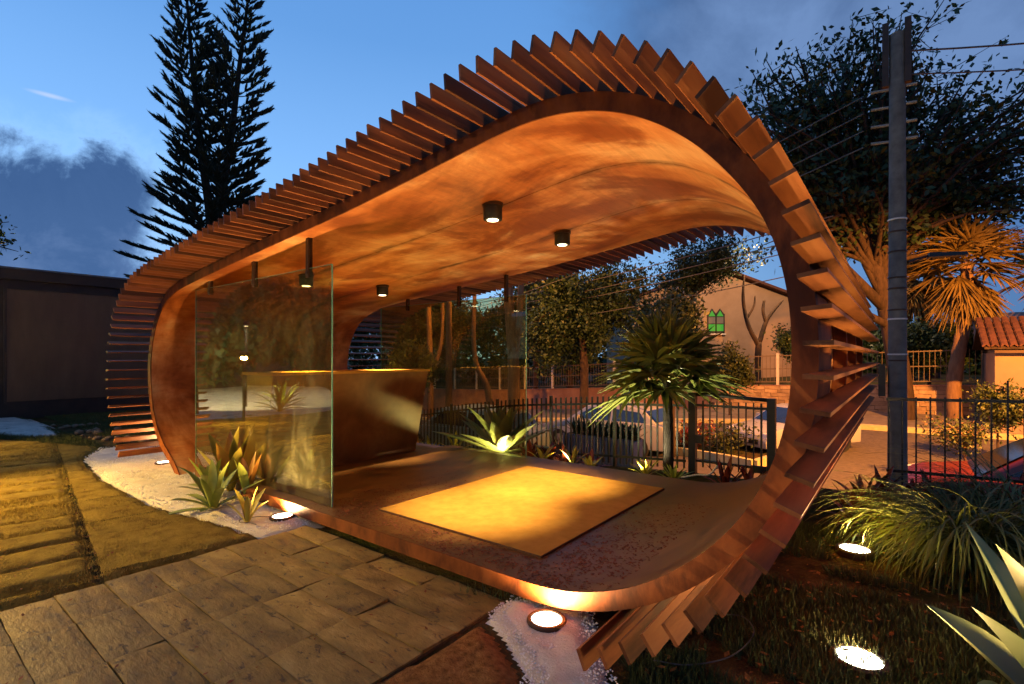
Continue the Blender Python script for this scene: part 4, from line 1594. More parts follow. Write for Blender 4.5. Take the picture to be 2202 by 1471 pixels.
# low kerbed planting island across the road
def island():
    pts = [(-2.6, 12.2), (-4.3, 13.2), (-7.9, 14.9), (-8.3, 16.0), (-5, 16.2), (-2.2, 14.0)]
    t = thing('planting_island', 'kerbed planting island with reddish shrubs in the road', 'planting bed', (-5, 14, float(gz(-5, 14))))
    t['kind'] = 'structure'
    n = len(pts)
    for i in range(n):
        a, b = np.array(pts[i]), np.array(pts[(i + 1) % n])
        L = np.linalg.norm(b - a)
        k = max(1, int(L / .6))
        for j in range(k):
            p, q = a + (b - a) * (j + .01) / k, a + (b - a) * (j + .99) / k
            m = MB()
            zp, zq = float(gz(*p)), float(gz(*q))
            m.bar((p[0], p[1], zp + .09), (q[0], q[1], zq + .09), .14, .20)
            m.build('kerb_stone', 'kerb', t)
    m = MB()
    cx, cy = np.mean(pts, axis=0)
    m.add([(cx, cy, float(gz(cx, cy)) + .16)] + [(a, b, float(gz(a, b)) + .13) for a, b in pts], [(0, i + 1, (i + 1) % n + 1) for i in range(n)])
    m.build('soil', 'soil', t)


island()


def leaf_cloud(name, mat, parent, pts, per, spread, size, kind=None):
    """many small leaf quads round the given points"""
    pts = np.asarray(pts, float)
    n = len(pts) * per
    c = np.repeat(pts, per, 0) + nr.normal(0, spread, (n, 3))
    a = nr.normal(0, 1, (n, 3))
    a /= np.linalg.norm(a, axis=1)[:, None]
    b = nr.normal(0, 1, (n, 3))
    b -= a * (a * b).sum(1)[:, None]
    b /= np.linalg.norm(b, axis=1)[:, None]
    s = size * nr.uniform(.6, 1.35, (n, 1))
    v = np.stack([c - a * s, c + b * s * .5, c + a * s, c - b * s * .5], 1).reshape(-1, 3)
    org = ORG[parent.name]
    v -= np.array(org)
    me = bpy.data.meshes.new(name)
    me.vertices.add(4 * n)
    me.vertices.foreach_set('co', v.ravel())
    me.loops.add(4 * n)
    me.loops.foreach_set('vertex_index', np.arange(4 * n, dtype=np.int32))
    me.polygons.add(n)
    me.polygons.foreach_set('loop_start', np.arange(0, 4 * n, 4, dtype=np.int32))
    me.polygons.foreach_set('loop_total', np.full(n, 4, dtype=np.int32))
    me.materials.append(MT[mat])
    me.update(calc_edges=True)
    o = bpy.data.objects.new(name, me)
    COL.objects.link(o)
    o.parent = parent
    ORG[o.name] = org
    return o


def tree(label, base, trunk, r0, blobs, nbranch, per, spread, leaf, lmat, bmat='bark', group=None, name='street_tree', cat='tree', tips_only=.5, r_limb=.3, extra=None):
    """trunk: list of points; blobs: (centre, radii, share)"""
    t = thing(name, label, cat, base, group)
    m = MB()
    tr = catmull(trunk, 6)
    m.tube(tr.tolist(), [r0 * (1 - .55 * i / (len(tr) - 1)) for i in range(len(tr))], 8)
    pts = []
    for (c, rad, share) in blobs:
        for i in range(max(1, int(nbranch * share))):
            while True:
                u = np.array([rnd.uniform(-1, 1) for _ in range(3)])
                l = np.linalg.norm(u)
                if .25 < l < 1:
                    break
            tgt = np.array(c) + u * np.array(rad)
            s = tr[int(len(tr) * rnd.uniform(.62, .999))]
            mid = s * .45 + tgt * .55 + np.array([rnd.uniform(-.1, .1), rnd.uniform(-.1, .1), .10]) * np.linalg.norm(tgt - s)
            br = catmull([s, s * .75 + mid * .25 + np.array([0, 0, .05]), mid, tgt], 4)
            L = np.linalg.norm(tgt - s)
            m.tube(br.tolist(), [max(.006, r0 * r_limb * (1 - .9 * q / (len(br) - 1)) * min(1, L / 3)) for q in range(len(br))], 5, cap=False)
            k0 = int(len(br) * tips_only)
            for p in br[k0:]:
                pts.append(p)
            # side twigs
            for _ in range(3):
                p = br[rnd.randrange(k0, len(br))]
                e = p + np.array([rnd.gauss(0, 1), rnd.gauss(0, 1), rnd.gauss(0, .6)]) * L * .10
                m.tube([p.tolist(), e.tolist()], [.014, .005], 4, cap=False)
                pts += [e, (p + e) / 2]
    if extra:
        for q in extra:
            m.tube(q[0], q[1], 7)
    m.build('trunk', bmat, t, smooth=True)
    leaf_cloud('crown', lmat, t, pts, per, spread, leaf)
    return t


# shrubs on the island
for i, (x, y) in enumerate([(-3.5, 13.4), (-4.4, 13.9), (-5.2, 14.3), (-6.2, 14.8), (-7.0, 15.1)]):
    z = float(gz(x, y)) + .14
    t = thing('island_shrub', ORD[i] + ' low shrub on the road island counted from its right end', 'shrub', (x, y, z), 'reddish shrubs on the road island')
    m = MB()
    pts = []
    for q in range(16):
        e = (x + rnd.gauss(0, .28), y + rnd.gauss(0, .28), z + rnd.uniform(.2, .62))
        m.tube([(x, y, z), e], [.012, .005], 4, cap=False)
        pts += [e, tuple((np.array(e) + np.array([x, y, z])) / 2)]
    m.build('stem', 'bark', t)
    leaf_cloud('foliage', 'bromred' if i % 2 else 'leafmid', t, pts, 26, .09, .05)


# wall along the far side of the street
def street_wall():
    WY = 21.5
    w = thing('street_wall', 'low stone wall with railings along the far side of the street', 'wall', (-10, WY, -1))
    top = lambda x: float(np.interp(x, [-30, -23, -17.6, -5.3, 2.1, 6], [-.55, -.46, -.32, .36, .61, .75]))
    m = MB()
    xs = np.arange(-34, 2.2, 1.0)
    for a in xs:
        b = a + 1.0
        za, zb = top(a), top(b)
        m.box8([(a, WY, -2.6), (b, WY, -2.6), (b, WY + .22, -2.6), (a, WY + .22, -2.6), (a, WY, za - .03), (b, WY, zb - .03), (b, WY + .22, zb - .03), (a, WY + .22, za - .03)])
    m.build('core', 'mortar', w)
    # coursed blocks standing proud of the core; plain render further left
    big, rest = [], MB()
    x_split = -6.2
    ch = .135
    for row in range(14):
        x = x_split + rnd.uniform(0, .3)
        while x < 2.15:
            L = rnd.uniform(.32, .62)
            zt = top(x + L / 2) - .035 - row * ch
            zb = zt - ch + .012
            if zb < float(gz(x, 20.8)) - .1:
                x += L
                continue
            d = rnd.uniform(.018, .034)
            m = MB()
            m.box(x + .006, x + L - .006, WY - d, WY - .001, zb, zt)
            big.append(m)
            x += L
    for i, m in enumerate(big):
        if i < 290:
            m.build('stone_block', 'wallstone', w)
        else:
            rest.add(m.v, m.f)
    if rest.v:
        o = rest.build('stone_block', 'wallstone', w)
        o['kind'] = 'stuff'
    m = MB()
    for a in np.arange(-34, x_split, 1.0):
        b = min(a + 1.0, x_split)
        m.box8([(a, WY - .02, -2.6), (b, WY - .02, -2.6), (b, WY - .001, -2.6), (a, WY - .001, -2.6), (a, WY - .02, top(a) - .032), (b, WY - .02, top(b) - .032), (b, WY - .001, top(b) - .032), (a, WY - .001, top(a) - .032)])
    m.build('render_coat', 'redwall', w)
    m = MB()
    for a in np.arange(-34, 2.1, 1.0):
        b = a + 1.0
        m.box8([(a, WY - .04, top(a) - .0295), (b, WY - .04, top(b) - .0295), (b, WY + .26, top(b) - .0295), (a, WY + .26, top(a) - .0295), (a, WY - .04, top(a)), (b, WY - .04, top(b)), (b, WY + .26, top(b)), (a, WY + .26, top(a))])
    m.build('coping', 'redwall', w)
    # railings
    x = -33.0
    while x < 2.1:
        z = top(x)
        m = MB()
        m.box(x - .045, x + .045, WY + .06, WY + .15, z + .001, z + 1.22)
        m.build('railing_post', 'whitepost', w)
        x += 1.72
    for f in (.12, .62, 1.12):
        m = MB()
        xs = np.arange(-33, 2.2, 1.72)
        for a, b in zip(xs[:-1], xs[1:]):
            m.bar((a + .046, WY + .10, top(a) + f), (b - .046, WY + .10, top(b) + f), .03, .035)
        m.build('rail', 'wire', w)
    m = MB()
    for x in np.arange(-33, 2.05, .14):
        m.box(x - .008, x + .008, WY + .085, WY + .101, top(x) + .10, top(x) + 1.16)
    o = m.build('baluster', 'wire', w)
    o['kind'] = 'stuff'


street_wall()


def gatehouse():
    g = thing('gatehouse', 'peach rendered gatehouse under a red tiled eave', 'gatehouse', (4.0, 19.6, -.7))
    x0, x1, y0, y1, zt = 2.03, 6.4, 19.0, 21.2, 1.60
    m = MB()
    m.box(x0, x1, y0, y1, -1.2, zt)
    m.build('wall', 'plaster', g)
    m = MB()
    m.prism([(y0 - .42, zt + .10), (y0 - .42, zt + .16), ((y0 + y1) / 2, zt + .92), (y1 + .4, zt + .16), (y1 + .4, zt + .10), ((y0 + y1) / 2, zt + .84)], 'x', x0 - .25, x1 + .3)
    m.build('roof_deck', 'bark', g)
    sl = math.atan2(.76, (y1 - y0) / 2 + .42)
    n = 0
    for row in range(6):
        for k in range(26):
            if n > 200:
                break
            x = x0 - .22 + k * .18
            ya = y0 - .46 + row * .27
            za = zt + .175 + row * .27 * math.tan(sl)
            m = MB()
            pr = [(-.085, 0), (-.06, .045), (0, .062), (.06, .045), (.085, 0), (.06, -.012), (0, .045), (-.06, -.012)]
            A = [(x + u, ya, za + v) for u, v in pr]
            B = [(x + u * .86, ya + .33, za + .33 * math.tan(sl) + v * .8 + .004) for u, v in pr]
            L = len(pr)
            m.add(A + B, [tuple(range(L - 1, -1, -1)), tuple(range(L, 2 * L))] + [(i, (i + 1) % L, L + (i + 1) % L, L + i) for i in range(L)])
            m.build('roof_tile', 'rooftile', g)
            n += 1


gatehouse()


def back_roof():
    g = thing('outbuilding', 'grey roofed outbuilding behind the gatehouse', 'building', (5.0, 26, 0))
    m = MB()
    m.box(2.6, 9, 24.4, 28, -1, 2.1)
    m.build('wall', 'plaster', g)
    m = MB()
    m.prism([(24.0, 2.1), (24.0, 2.2), (26.2, 3.15), (28.4, 2.2), (28.4, 2.1)], 'x', 2.2, 9.5)
    m.build('roof', 'greyroof', g)


back_roof()


def house():
    # gable end facing the street
    c, s = math.cos(R(37)), math.sin(R(37))
    O = np.array([-8.83, 31.09])

    def P(u, v, z):  # u along the facade, v into the house
        return (O[0] + u * c - v * s, O[1] + u * s + v * c, z)
    h = thing('gable_house', 'peach gabled house with green stained glass window', 'house', (O[0], O[1], 0))
    hw, ze, zr = 4.6, 5.0, 6.75
    m = MB()
    f = [(-hw, -1), (hw, -1), (hw, ze), (0, zr - .12), (-hw, ze)]
    m.add([P(u, 0, z) for u, z in f] + [P(u, 10, z) for u, z in f], [(0, 1, 2, 3, 4), (9, 8, 7, 6, 5)] + [(i, i + 5, (i + 1) % 5 + 5, (i + 1) % 5) for i in range(5)])
    m.build('wall', 'plaster', h)
    m = MB()
    for sg in (-1, 1):
        a, b = (sg * (hw + .5), ze - .17), (0, zr)
        q = [P(a[0], -.5, a[1]), P(b[0], -.5, b[1]), P(b[0], 10.4, b[1]), P(a[0], 10.4, a[1])]
        q2 = [(x, y, z + .16) for x, y, z in q]
        m.box8(q + q2)
    m.build('roof', 'rooftile', h)
    # paired arched window
    for u0 in (-.36, .12):
        wv = thing
        pts = [(u0, 2.95), (u0 + .46, 2.95), (u0 + .46, 3.95), (u0 + .23, 4.28), (u0, 3.95)]
        m = MB()
        cu, cz = u0 + .23, 3.5
        o_ = [(cu + (u - cu) * 1.22, cz + (z - cz) * 1.10) for u, z in pts]
        m.add([P(u, -.05, z) for u, z in o_] + [P(u, -.002, z) for u, z in o_], [(0, 1, 2, 3, 4)] + [(i, i + 5, (i + 1) % 5 + 5, (i + 1) % 5) for i in range(5)])
        win = m.build('window', 'black', h)
        m = MB()
        for (z0, z1, ) in ((3.02, 3.42),):
            m.add([P(u0 + .03, -.056, z0), P(u0 + .43, -.056, z0), P(u0 + .43, -.056, z1), P(u0 + .03, -.056, z1)], [(0, 1, 2, 3)])
        m.add([P(u0 + .03, -.056, 3.9), P(u0 + .43, -.056, 3.9), P(u0 + .23, -.056, 4.24)], [(0, 1, 2)])
        m.build('green_pane', 'greenpane', win)
        m = MB()
        m.add([P(u0 + .03, -.056, 3.47), P(u0 + .43, -.056, 3.47), P(u0 + .43, -.056, 3.85), P(u0 + .03, -.056, 3.85)], [(0, 1, 2, 3)])
        m.build('pale_pane', 'palepane', win)
        m = MB()
        for zb_ in (3.445, 3.875):
            m.add([P(u0 - .01, -.075, zb_ - .02), P(u0 + .47, -.075, zb_ - .02), P(u0 + .47, -.06, zb_ - .02), P(u0 - .01, -.06, zb_ - .02), P(u0 - .01, -.075, zb_ + .02), P(u0 + .47, -.075, zb_ + .02),
                   P(u0 + .47, -.06, zb_ + .02), P(u0 - .01, -.06, zb_ + .02)], [(0, 3, 2, 1), (4, 5, 6, 7), (0, 1, 5, 4), (1, 2, 6, 5), (2, 3, 7, 6), (3, 0, 4, 7)])
        o = m.build('transom', 'black', win)
        m = MB()
        m.box8([P(u0 - .08, -.16, 2.80), P(u0 + .54, -.16, 2.80), P(u0 + .54, -.003, 2.80), P(u0 - .08, -.003, 2.80), P(u0 - .08, -.16, 2.87), P(u0 + .54, -.16, 2.87), P(u0 + .54, -.003, 2.88), P(u0 - .08, -.003, 2.88)])
        m.build('sill', 'whitepost', win)


house()


# dark hut at the left edge
def hut():
    X = -16.9
    h = thing('garden_hut', 'dark brown flat-roofed hut with a wide shutter panel', 'hut', (X - 2, 4, 0))
    m = MB()
    m.box(X - 4, X, .2, 9.5, -.1, 3.35)
    m.build('wall', 'hutwall', h)
    m = MB()
    m.box(X - 4.1, X + .12, 0.1, 9.6, 3.352, 3.60)
    m.build('roof_edge', 'hutwall', h)
    m = MB()
    m.box(X - 4.1, X + .15, 0.1, 9.6, 3.602, 3.64)
    m.build('roof_sheet', 'hutroof', h)
    m = MB()
    m.box(X + .004, X + .03, 2.15, 5.2, .42, 3.12)
    p = m.build('shutter_panel', 'hutpanel', h)
    m = MB()
    for y in (2.10, 5.2):
        m.box(X + .004, X + .05, y, y + .048, .38, 3.16)
    m.box(X + .004, X + .05, 2.15, 5.198, 3.124, 3.17)
    m.build('frame', 'hutwall', p)


hut()


# ================================================================== TREES
def norfolk():
    t = thing('norfolk_pine', 'tall twin-trunked pine in silhouette behind the pavilion', 'pine tree', (-21.66, 8.55, -1.2))
    B = np.array([-21.66, 8.55])
    rt = np.array([.79, .61])
    trunks = [[(-21.66, 8.55, -1.2), (-21.66, 8.55, 4.0), (-21.70, 8.52, 6.9), (-21.98, 8.30, 9.6), (-22.25, 8.08, 13), (-22.42, 7.95, 15.6), (-22.46, 7.9, 16.9)],
              [(-21.66, 8.55, 5.4), (-21.50, 8.67, 7.2), (-21.12, 8.97, 9.6), (-20.78, 9.22, 13), (-20.52, 9.42, 15.6), (-20.46, 9.5, 17.2)]]
    tm, cm = MB(), MB()
    for ti, tp in enumerate(trunks):
        c = catmull(tp, 8)
        z = c[:, 2]
        tm.tube(c.tolist(), [max(.03, .30 * (1 - (q + 1.2) / 20.5)) for q in z], 8)
        zz = 3.6 if ti == 0 else 6.0
        while zz < (16.7 if ti == 0 else 17.0):
            p = np.array([np.interp(zz, z, c[:, i]) for i in range(2)] + [zz])
            L = float(np.interp(zz, [3.5, 4.6, 6, 7.5, 10, 12.5, 14.5, 15.65, 16.6, 17.2], [3.2, 2.9, 2.3, 1.85, 1.5, 1.2, .82, .48, .25, .1]))
            nb = 6
            a0 = rnd.uniform(0, 6.28)
            rise = float(np.interp(zz, [4, 6, 8, 11, 17], [.12, .30, .50, .62, .85]))

            def brush(b0, e0, rad):
                ax = e0 - b0
                ln_ = float(np.linalg.norm(ax))
                ax = ax / ln_
                cm.tube([b0.tolist(), (b0 + ax * ln_ * .55).tolist(), e0.tolist()], [rad * .30, rad * .42, rad * .12], 4, cap=False)
                for _ in range(int(12 + ln_ * 26)):
                    u = rnd.random()
                    o = b0 + ax * ln_ * u
                    w_ = np.array([rnd.gauss(0, 1), rnd.gauss(0, 1), rnd.gauss(0, 1)])
                    w_ -= ax * float(w_ @ ax)
                    w_ /= np.linalg.norm(w_) + 1e-9
                    tip_ = o + (w_ * rnd.uniform(.55, 1.1) + ax * 1.0) * rad * (1.15 - .5 * u)
                    sd_ = np.cross(w_, ax) * .014
                    cm.add([(o - sd_).tolist(), (o + sd_).tolist(), tip_.tolist()], [(0, 1, 2)])
            for q in range(nb):
                az = a0 + q * 2 * math.pi / nb + rnd.uniform(-.3, .3)
                l = L * rnd.uniform(.72, 1.12)
                d = np.array([math.cos(az), math.sin(az), 0])
                side = np.array([-d[1], d[0], 0])
                N = 6
                pts = [p + d * l * (k_ / (N - 1)) + np.array([0, 0, l * rise * ((k_ / (N - 1)) * .55 + .45 * (k_ / (N - 1)) ** 2)]) for k_ in range(N)]
                cm.tube([x.tolist() for x in pts], [.022 * (1 - .5 * k_ / (N - 1)) for k_ in range(N)], 4, cap=False)
                dirv = pts[-1] - pts[-2]
                dirv = dirv / np.linalg.norm(dirv)
                rad = .15 if L > 1 else .12
                brush(pts[-2], pts[-1] + dirv * .16, rad)
                nb2 = max(2, int(l / .26))
                for k_ in range(nb2):
                    u = .30 + .66 * (k_ + rnd.random() * .6) / nb2
                    f = u * (N - 1)
                    i0 = min(N - 2, int(f))
                    b = pts[i0] * (1 - f + i0) + pts[i0 + 1] * (f - i0)
                    for sg in (-1, 1):
                        ll = rnd.uniform(.26, .46) * (1 if l > 1 else .75)
                        e = b + (side * sg * rnd.uniform(.35, .7) + dirv * .8 + np.array([0, 0, .12])) * ll
                        brush(b, e, rad * .85)
            zz += rnd.uniform(.44, .56) * (1 if zz < 12 else .85)
    tm.build('trunk', 'bark', t, smooth=True)
    cm.build('crown', 'pine', t)


norfolk()


def fan_palm(label, base, trunk, r, nf, fl, fan, mat, tmat='bark', name='fan_palm', dead=0, droop=(20, 110), group=None, segs=18, deadmat='palmdry', wdt=.045, pet=.55):
    t = thing(name, label, 'palm tree', base, group)
    c = catmull(trunk, 6)
    m = MB()
    rr = [r * (1.25 - .35 * i / (len(c) - 1) + .10 * (i % 2)) for i in range(len(c))]
    m.tube(c.tolist(), rr, 10)
    m.build('trunk', tmat, t, smooth=True)
    top = Vector(trunk[-1])
    for i in range(nf + dead):
        dd = i >= nf
        az = i * 2.399 + rnd.uniform(-.3, .3)
        f = i / max(1, nf - 1) if not dd else 1
        ang = R(droop[0] * .3 + (droop[1] - droop[0] * .3) * f) if not dd else R(rnd.uniform(140, 168))
        ang += R(rnd.uniform(-8, 8))
        d = Vector((math.cos(az), math.sin(az), 0))
        dirv = d * math.sin(ang) + Vector((0, 0, 1)) * math.cos(ang)
        l = fl * rnd.uniform(.8, 1.1) * (1 if not dd else .8)
        p1 = top + dirv * l * pet - Vector((0, 0, l * .06 * f))
        if dd:
            p1 = top + d * .16 * rnd.uniform(.6, 1.6) + Vector((0, 0, -l * pet * rnd.uniform(.5, 1.5)))
        m = MB()
        m.tube([tuple(top + d * r * .6), tuple((top + p1) / 2 + Vector((0, 0, .03))), tuple(p1)], [.014, .011, .009], 5)
        side = dirv.cross(Vector((0, 0, 1)))
        side = side.normalized() if side.length > .05 else Vector((-d.y, d.x, 0))
        nrm = side.cross(dirv).normalized()
        fl2 = fan * rnd.uniform(.85, 1.1)
        ns = segs
        span = R(118 if not dd else 60)
        for k_ in range(ns):
            a = -span + 2 * span * k_ / (ns - 1)
            sd = dirv * math.cos(a) + side * math.sin(a)
            ll = fl2 * (.62 + .38 * math.cos(a))
            sag = rnd.uniform(.12, .32)
            pts = [p1 + sd * ll * u + nrm * (.05 * u * (1 if k_ % 2 else -1)) - Vector((0, 0, sag * ll * u ** 2.4)) for u in (0, .3, .6, .82, 1)]
            ws = [wdt * .25, wdt, wdt * .85, wdt * .4, wdt * .08]
            m.leaf(pts, ws, nrm, .5)
        m.build('frond', deadmat if dd else mat, t)
    return t


fan_palm('green fan palm standing in front of the street fence', (-2.26, 6.06, 0), [(-2.26, 6.06, -.05), (-2.25, 6.05, .5), (-2.27, 6.08, .95), (-2.30, 6.1, 1.22)], .047, 34, .72, .62, 'palmleaf', tmat='darkbark', dead=0, deadmat='palmdry',
         droop=(10, 108), wdt=.085)
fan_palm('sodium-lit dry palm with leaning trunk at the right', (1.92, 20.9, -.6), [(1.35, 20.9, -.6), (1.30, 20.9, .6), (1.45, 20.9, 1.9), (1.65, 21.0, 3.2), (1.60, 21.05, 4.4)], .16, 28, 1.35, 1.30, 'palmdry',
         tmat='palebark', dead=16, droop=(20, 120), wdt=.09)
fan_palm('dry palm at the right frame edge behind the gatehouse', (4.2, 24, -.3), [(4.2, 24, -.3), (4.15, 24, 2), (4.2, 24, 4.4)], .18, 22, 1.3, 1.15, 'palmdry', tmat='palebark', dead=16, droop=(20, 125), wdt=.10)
fan_palm('bent dark palm behind the wall beside the utility pole', (.05, 29.5, 0), [(.3, 29.5, -.3), (.1, 29.5, 1.6), (-.1, 29.5, 2.6), (.25, 29.6, 3.7), (.35, 29.6, 5.0)], .24, 22, 1.25, 1.2, 'palmdry', dead=10, droop=(20, 120),
         wdt=.10)
fan_palm('second bent palm close behind the first by the pole', (.95, 30.5, 0), [(1.1, 30.5, -.3), (1.15, 30.5, 1.6), (.85, 30.5, 3.0), (1.05, 30.6, 5.3)], .24, 22, 1.25, 1.2, 'palmdry', dead=10, droop=(20, 120), wdt=.10)

# large spreading tree, upper right
tree('huge spreading tree over the street at upper right', (-.1, 19.9, -.8), [(.1, 20.3, -.8), (-.1, 20.1, 1.4), (-.4, 19.95, 3.2), (-.7, 19.7, 4.6), (-1.0, 19.5, 6.0)], .34,
     [((-1.6, 18.9, 7.0), (3.0, 2.4, 1.5), .26), ((-3.9, 17.2, 8.7), (1.6, 1.5, 1.7), .17), ((-2.6, 18.2, 10.4), (1.5, 1.5, 1.2), .10), ((-.6, 19.6, 9.6), (2.6, 2.4, 2.0), .26), ((-.4, 19.8, 11.6), (1.7, 1.6, .7), .07),
      ((2.6, 22.0, 8.4), (2.8, 2.2, 2.2), .34), ((3.4, 22.8, 5.6), (1.9, 2.0, 1.3), .09), ((-2.6, 18.3, 4.9), (1.4, 1.4, .8), .05), ((.6, 20.6, 5.6), (2.2, 2.0, .9), .07)], 250, 5, .19, .105, 'leafdark', tips_only=.55, r_limb=.34,
     extra=[([(-.3, 20, 2.9), (-1.4, 19.1, 4.3), (-2.3, 18.5, 5.2), (-1.7, 18.9, 6.6)], [.17, .14, .11, .07]), ([(-.2, 20, 2.4), (-1.4, 19.2, 3.2), (-2.2, 18.6, 4.0)], [.13, .09, .05]),
            ([(-.4, 19.9, 3.2), (-.9, 19.6, 4.4), (-1.3, 19.2, 5.6)], [.12, .09, .06])])
tree('dark bushy tree filling the middle behind the rear glass', (-11.0, 19.4, -1.2), [(-11, 19.4, -1.3), (-11, 19.4, 1.2), (-11.1, 19.3, 3.0), (-11, 19.4, 4.2)], .22,
     [((-11.4, 19.2, 3.6), (1.9, 1.5, 2.2), .45), ((-9.6, 20.5, 4.2), (1.6, 1.4, 2.0), .3), ((-12.6, 18.6, 2.4), (1.2, 1.2, 1.5), .25)], 130, 20, .26, .085, 'leafdark')
tree('tree with thin crown before the gable house', (-8.0, 23.9, -.6), [(-8.0, 23.9, -.6), (-7.9, 23.9, 2), (-7.8, 24.0, 4.2), (-7.5, 24.2, 5.6)], .13,
     [((-7.4, 24.2, 6.2), (1.9, 1.6, 1.2), .6), ((-6.0, 25.0, 6.0), (1.2, 1.2, .6), .2), ((-8.6, 23.3, 5.3), (1.2, 1.2, 1.0), .2)], 60, 12, .22, .08, 'leafdark')
tree('dark green tree far left beyond the counter end', (-19.1, 16.8, -1.9), [(-19.1, 16.8, -2), (-19.1, 16.8, 1), (-19.0, 16.8, 2.6)], .2, [((-19.1, 16.8, 3.2), (1.7, 1.7, 1.7), .6), ((-17.4, 18.2, 3.6), (1.5, 1.5, 1.5), .4)],
     80, 20, .25, .085, 'leafdark')
tree('dark tall tree far behind the reddish pole', (-17.5, 21.0 + 4, -1.5), [(-17.5, 25, -1.6), (-17.5, 25, 2), (-17.4, 25, 4)], .2, [((-17.5, 25, 4.2), (2.6, 2.2, 2.6), 1)], 80, 20, .3, .10, 'leafdark')
tree('dark tree mass behind the reddish pole and glass', (-14.2, 23.5, -1.5), [(-14.2, 23.5, -1.6), (-14.2, 23.5, 2), (-14.1, 23.5, 4)], .2, [((-14.2, 23.5, 3.0), (2.0, 1.8, 3.0), 1)], 90, 20, .3, .10, 'leafdark')
tree('yellow-leaved bush lit by an added ground light', (-8.5, 7.4, -.6), [(-8.5, 7.4, -.7), (-8.48, 7.4, .4), (-8.45, 7.4, 1.2)], .04, [((-8.45, 7.4, 1.45), (.55, .5, .40), 1)], 40, 10, .07, .045, 'leafyellow', name='yellow_bush', cat='bush')
tree('olive bush behind the counter below the yellow one', (-9.3, 8.1, -.8), [(-9.3, 8.1, -.9), (-9.3, 8.1, .4), (-9.3, 8.1, 1.0)], .04, [((-9.2, 8.0, 1.15), (.8, .6, .35), 1)], 40, 12, .08, .05, 'leafmid', name='olive_bush', cat='bush')
tree('sodium-lit bushy tree above the fan palm', (-4.7, 12.9, -1), [(-4.7, 12.9, -1.1), (-4.7, 12.9, .6), (-4.7, 12.9, 1.8)], .08, [((-4.85, 12.9, 2.5), (.85, .9, .65), .8), ((-5.2, 12.5, 1.7), (.7, .6, .5), .2)], 90, 16, .13, .06, 'leafmid',
     tips_only=.4)
tree('bush on the far pavement left of the white car', (-5.0, 19.6, -.9), [(-5.0, 19.6, -1), (-5, 19.6, .3), (-5, 19.6, 1.0)], .05, [((-4.9, 19.6, 1.2), (.9, .6, .8), 1)], 45, 14, .12, .06, 'leafmid', name='street_bush', cat='bush')
tree('leafy bush climbing at the right end of the stone wall', (-3.3, 22.4, -.6), [(-3.3, 22.4, -.7), (-3.3, 22.4, .8), (-3.3, 22.4, 1.8)], .05, [((-3.3, 22.4, 2.1), (.8, .6, .9), 1)], 45, 12, .12, .06, 'leafdark', name='wall_bush', cat='bush')
tree('round dark hedge bush behind the wall under the palms', (.9, 26.5, 0), [(.9, 26.5, -.6), (.9, 26.5, .8), (.9, 26.5, 1.6)], .08, [((.8, 26.5, 2.0), (2.0, 1.2, .9), 1)], 80, 20, .2, .08, 'leafdark', name='hedge_bush', cat='bush')
tree('flowering bush with pale twigs before the street wall', (1.0, 13.4, -1), [(1.0, 13.4, -1.1), (1.0, 13.4, -.3)], .03, [((.9, 13.4, .05), (.8, .5, .3), 1)], 34, 3, .09, .035, 'leafmid', bmat='palebark', name='flowering_bush', cat='bush')
tree('thin shrub before the gatehouse wall', (1.7, 15.5, -1), [(1.7, 15.5, -1.1), (1.7, 15.5, .2)], .03, [((1.75, 15.5, .5), (.7, .5, .5), 1)], 30, 8, .10, .045, 'leafmid', name='thin_shrub', cat='bush')
tree('branch tip of a tree cut by the left frame edge', (-14.2, -.1, 0), [(-14.2, -.1, -.1), (-14.1, 0, 2.0), (-13.5, .6, 3.4)], .08, [((-12.75, 1.5, 3.85), (.40, .35, .40), 1)], 14, 6, .07, .05, 'leafdark', bmat='bark')


# bare pruned tree by the house and shorn trunks
def bare_tree(label, base, limbs, mat='palebark', name='pruned_tree'):
    t = thing(name, label, 'tree', base)
    m = MB()
    for pts, rr in limbs:
        c = catmull(pts, 5)
        m.tube(c.tolist(), np.interp(np.linspace(0, 1, len(c)), np.linspace(0, 1, len(rr)), rr).tolist(), 8)
    m.build('trunk', mat, t, smooth=True)
    return t


bx, by = -5.4, 26.1
bare_tree('bare pruned tree against the peach house wall', (bx, by, 0), [
    ([(bx, by, -.5), (bx, by, 1.2), (bx + .05, by, 2.2)], [.17, .15, .14]),
    ([(bx + .05, by, 2.0), (bx - .35, by - .3, 3.0), (bx - .55, by - .4, 4.2), (bx - .5, by - .4, 5.4)], [.12, .10, .08, .03]),
    ([(bx + .05, by, 2.1), (bx + .3, by + .2, 3.1), (bx + .55, by + .4, 3.6), (bx + .95, by + .7, 4.2)], [.12, .10, .08, .06]),
    ([(bx + .32, by + .2, 3.1), (bx + .2, by + .15, 3.7), (bx + .25, by + .2, 4.2)], [.08, .07, .06]),
    ([(bx - .42, by - .3, 3.3), (bx - .15, by - .1, 3.9), (bx - .1, by - .05, 4.4)], [.07, .05, .03])], mat='bark')
bare_tree('thick brown trunk seen through the rear glass', (-9.12, 11.91, -1.3), [
    ([(-9.1, 11.9, -1.4), (-9.12, 11.91, .2), (-9.14, 11.9, 1.4), (-9.22, 11.85, 2.6), (-9.35, 11.75, 5.6)], [.22, .19, .17, .15, .10]),
    ([(-9.14, 11.9, 1.2), (-9.0, 12.0, 2.6), (-8.9, 12.1, 5.4)], [.12, .10, .06])], name='brown_trunk')
bare_tree('slim twin reddish trunks left of the reddish pole', (-15.6, 14.6, -1.8), [
    ([(-15.6, 14.6, -1.9), (-15.6, 14.6, 1), (-15.7, 14.5, 6.8)], [.16, .13, .07]), ([(-15.6, 14.6, .6), (-15.2, 14.9, 2.4), (-15.2, 14.9, 6.6)], [.10, .07, .04])], name='reddish_trunk')
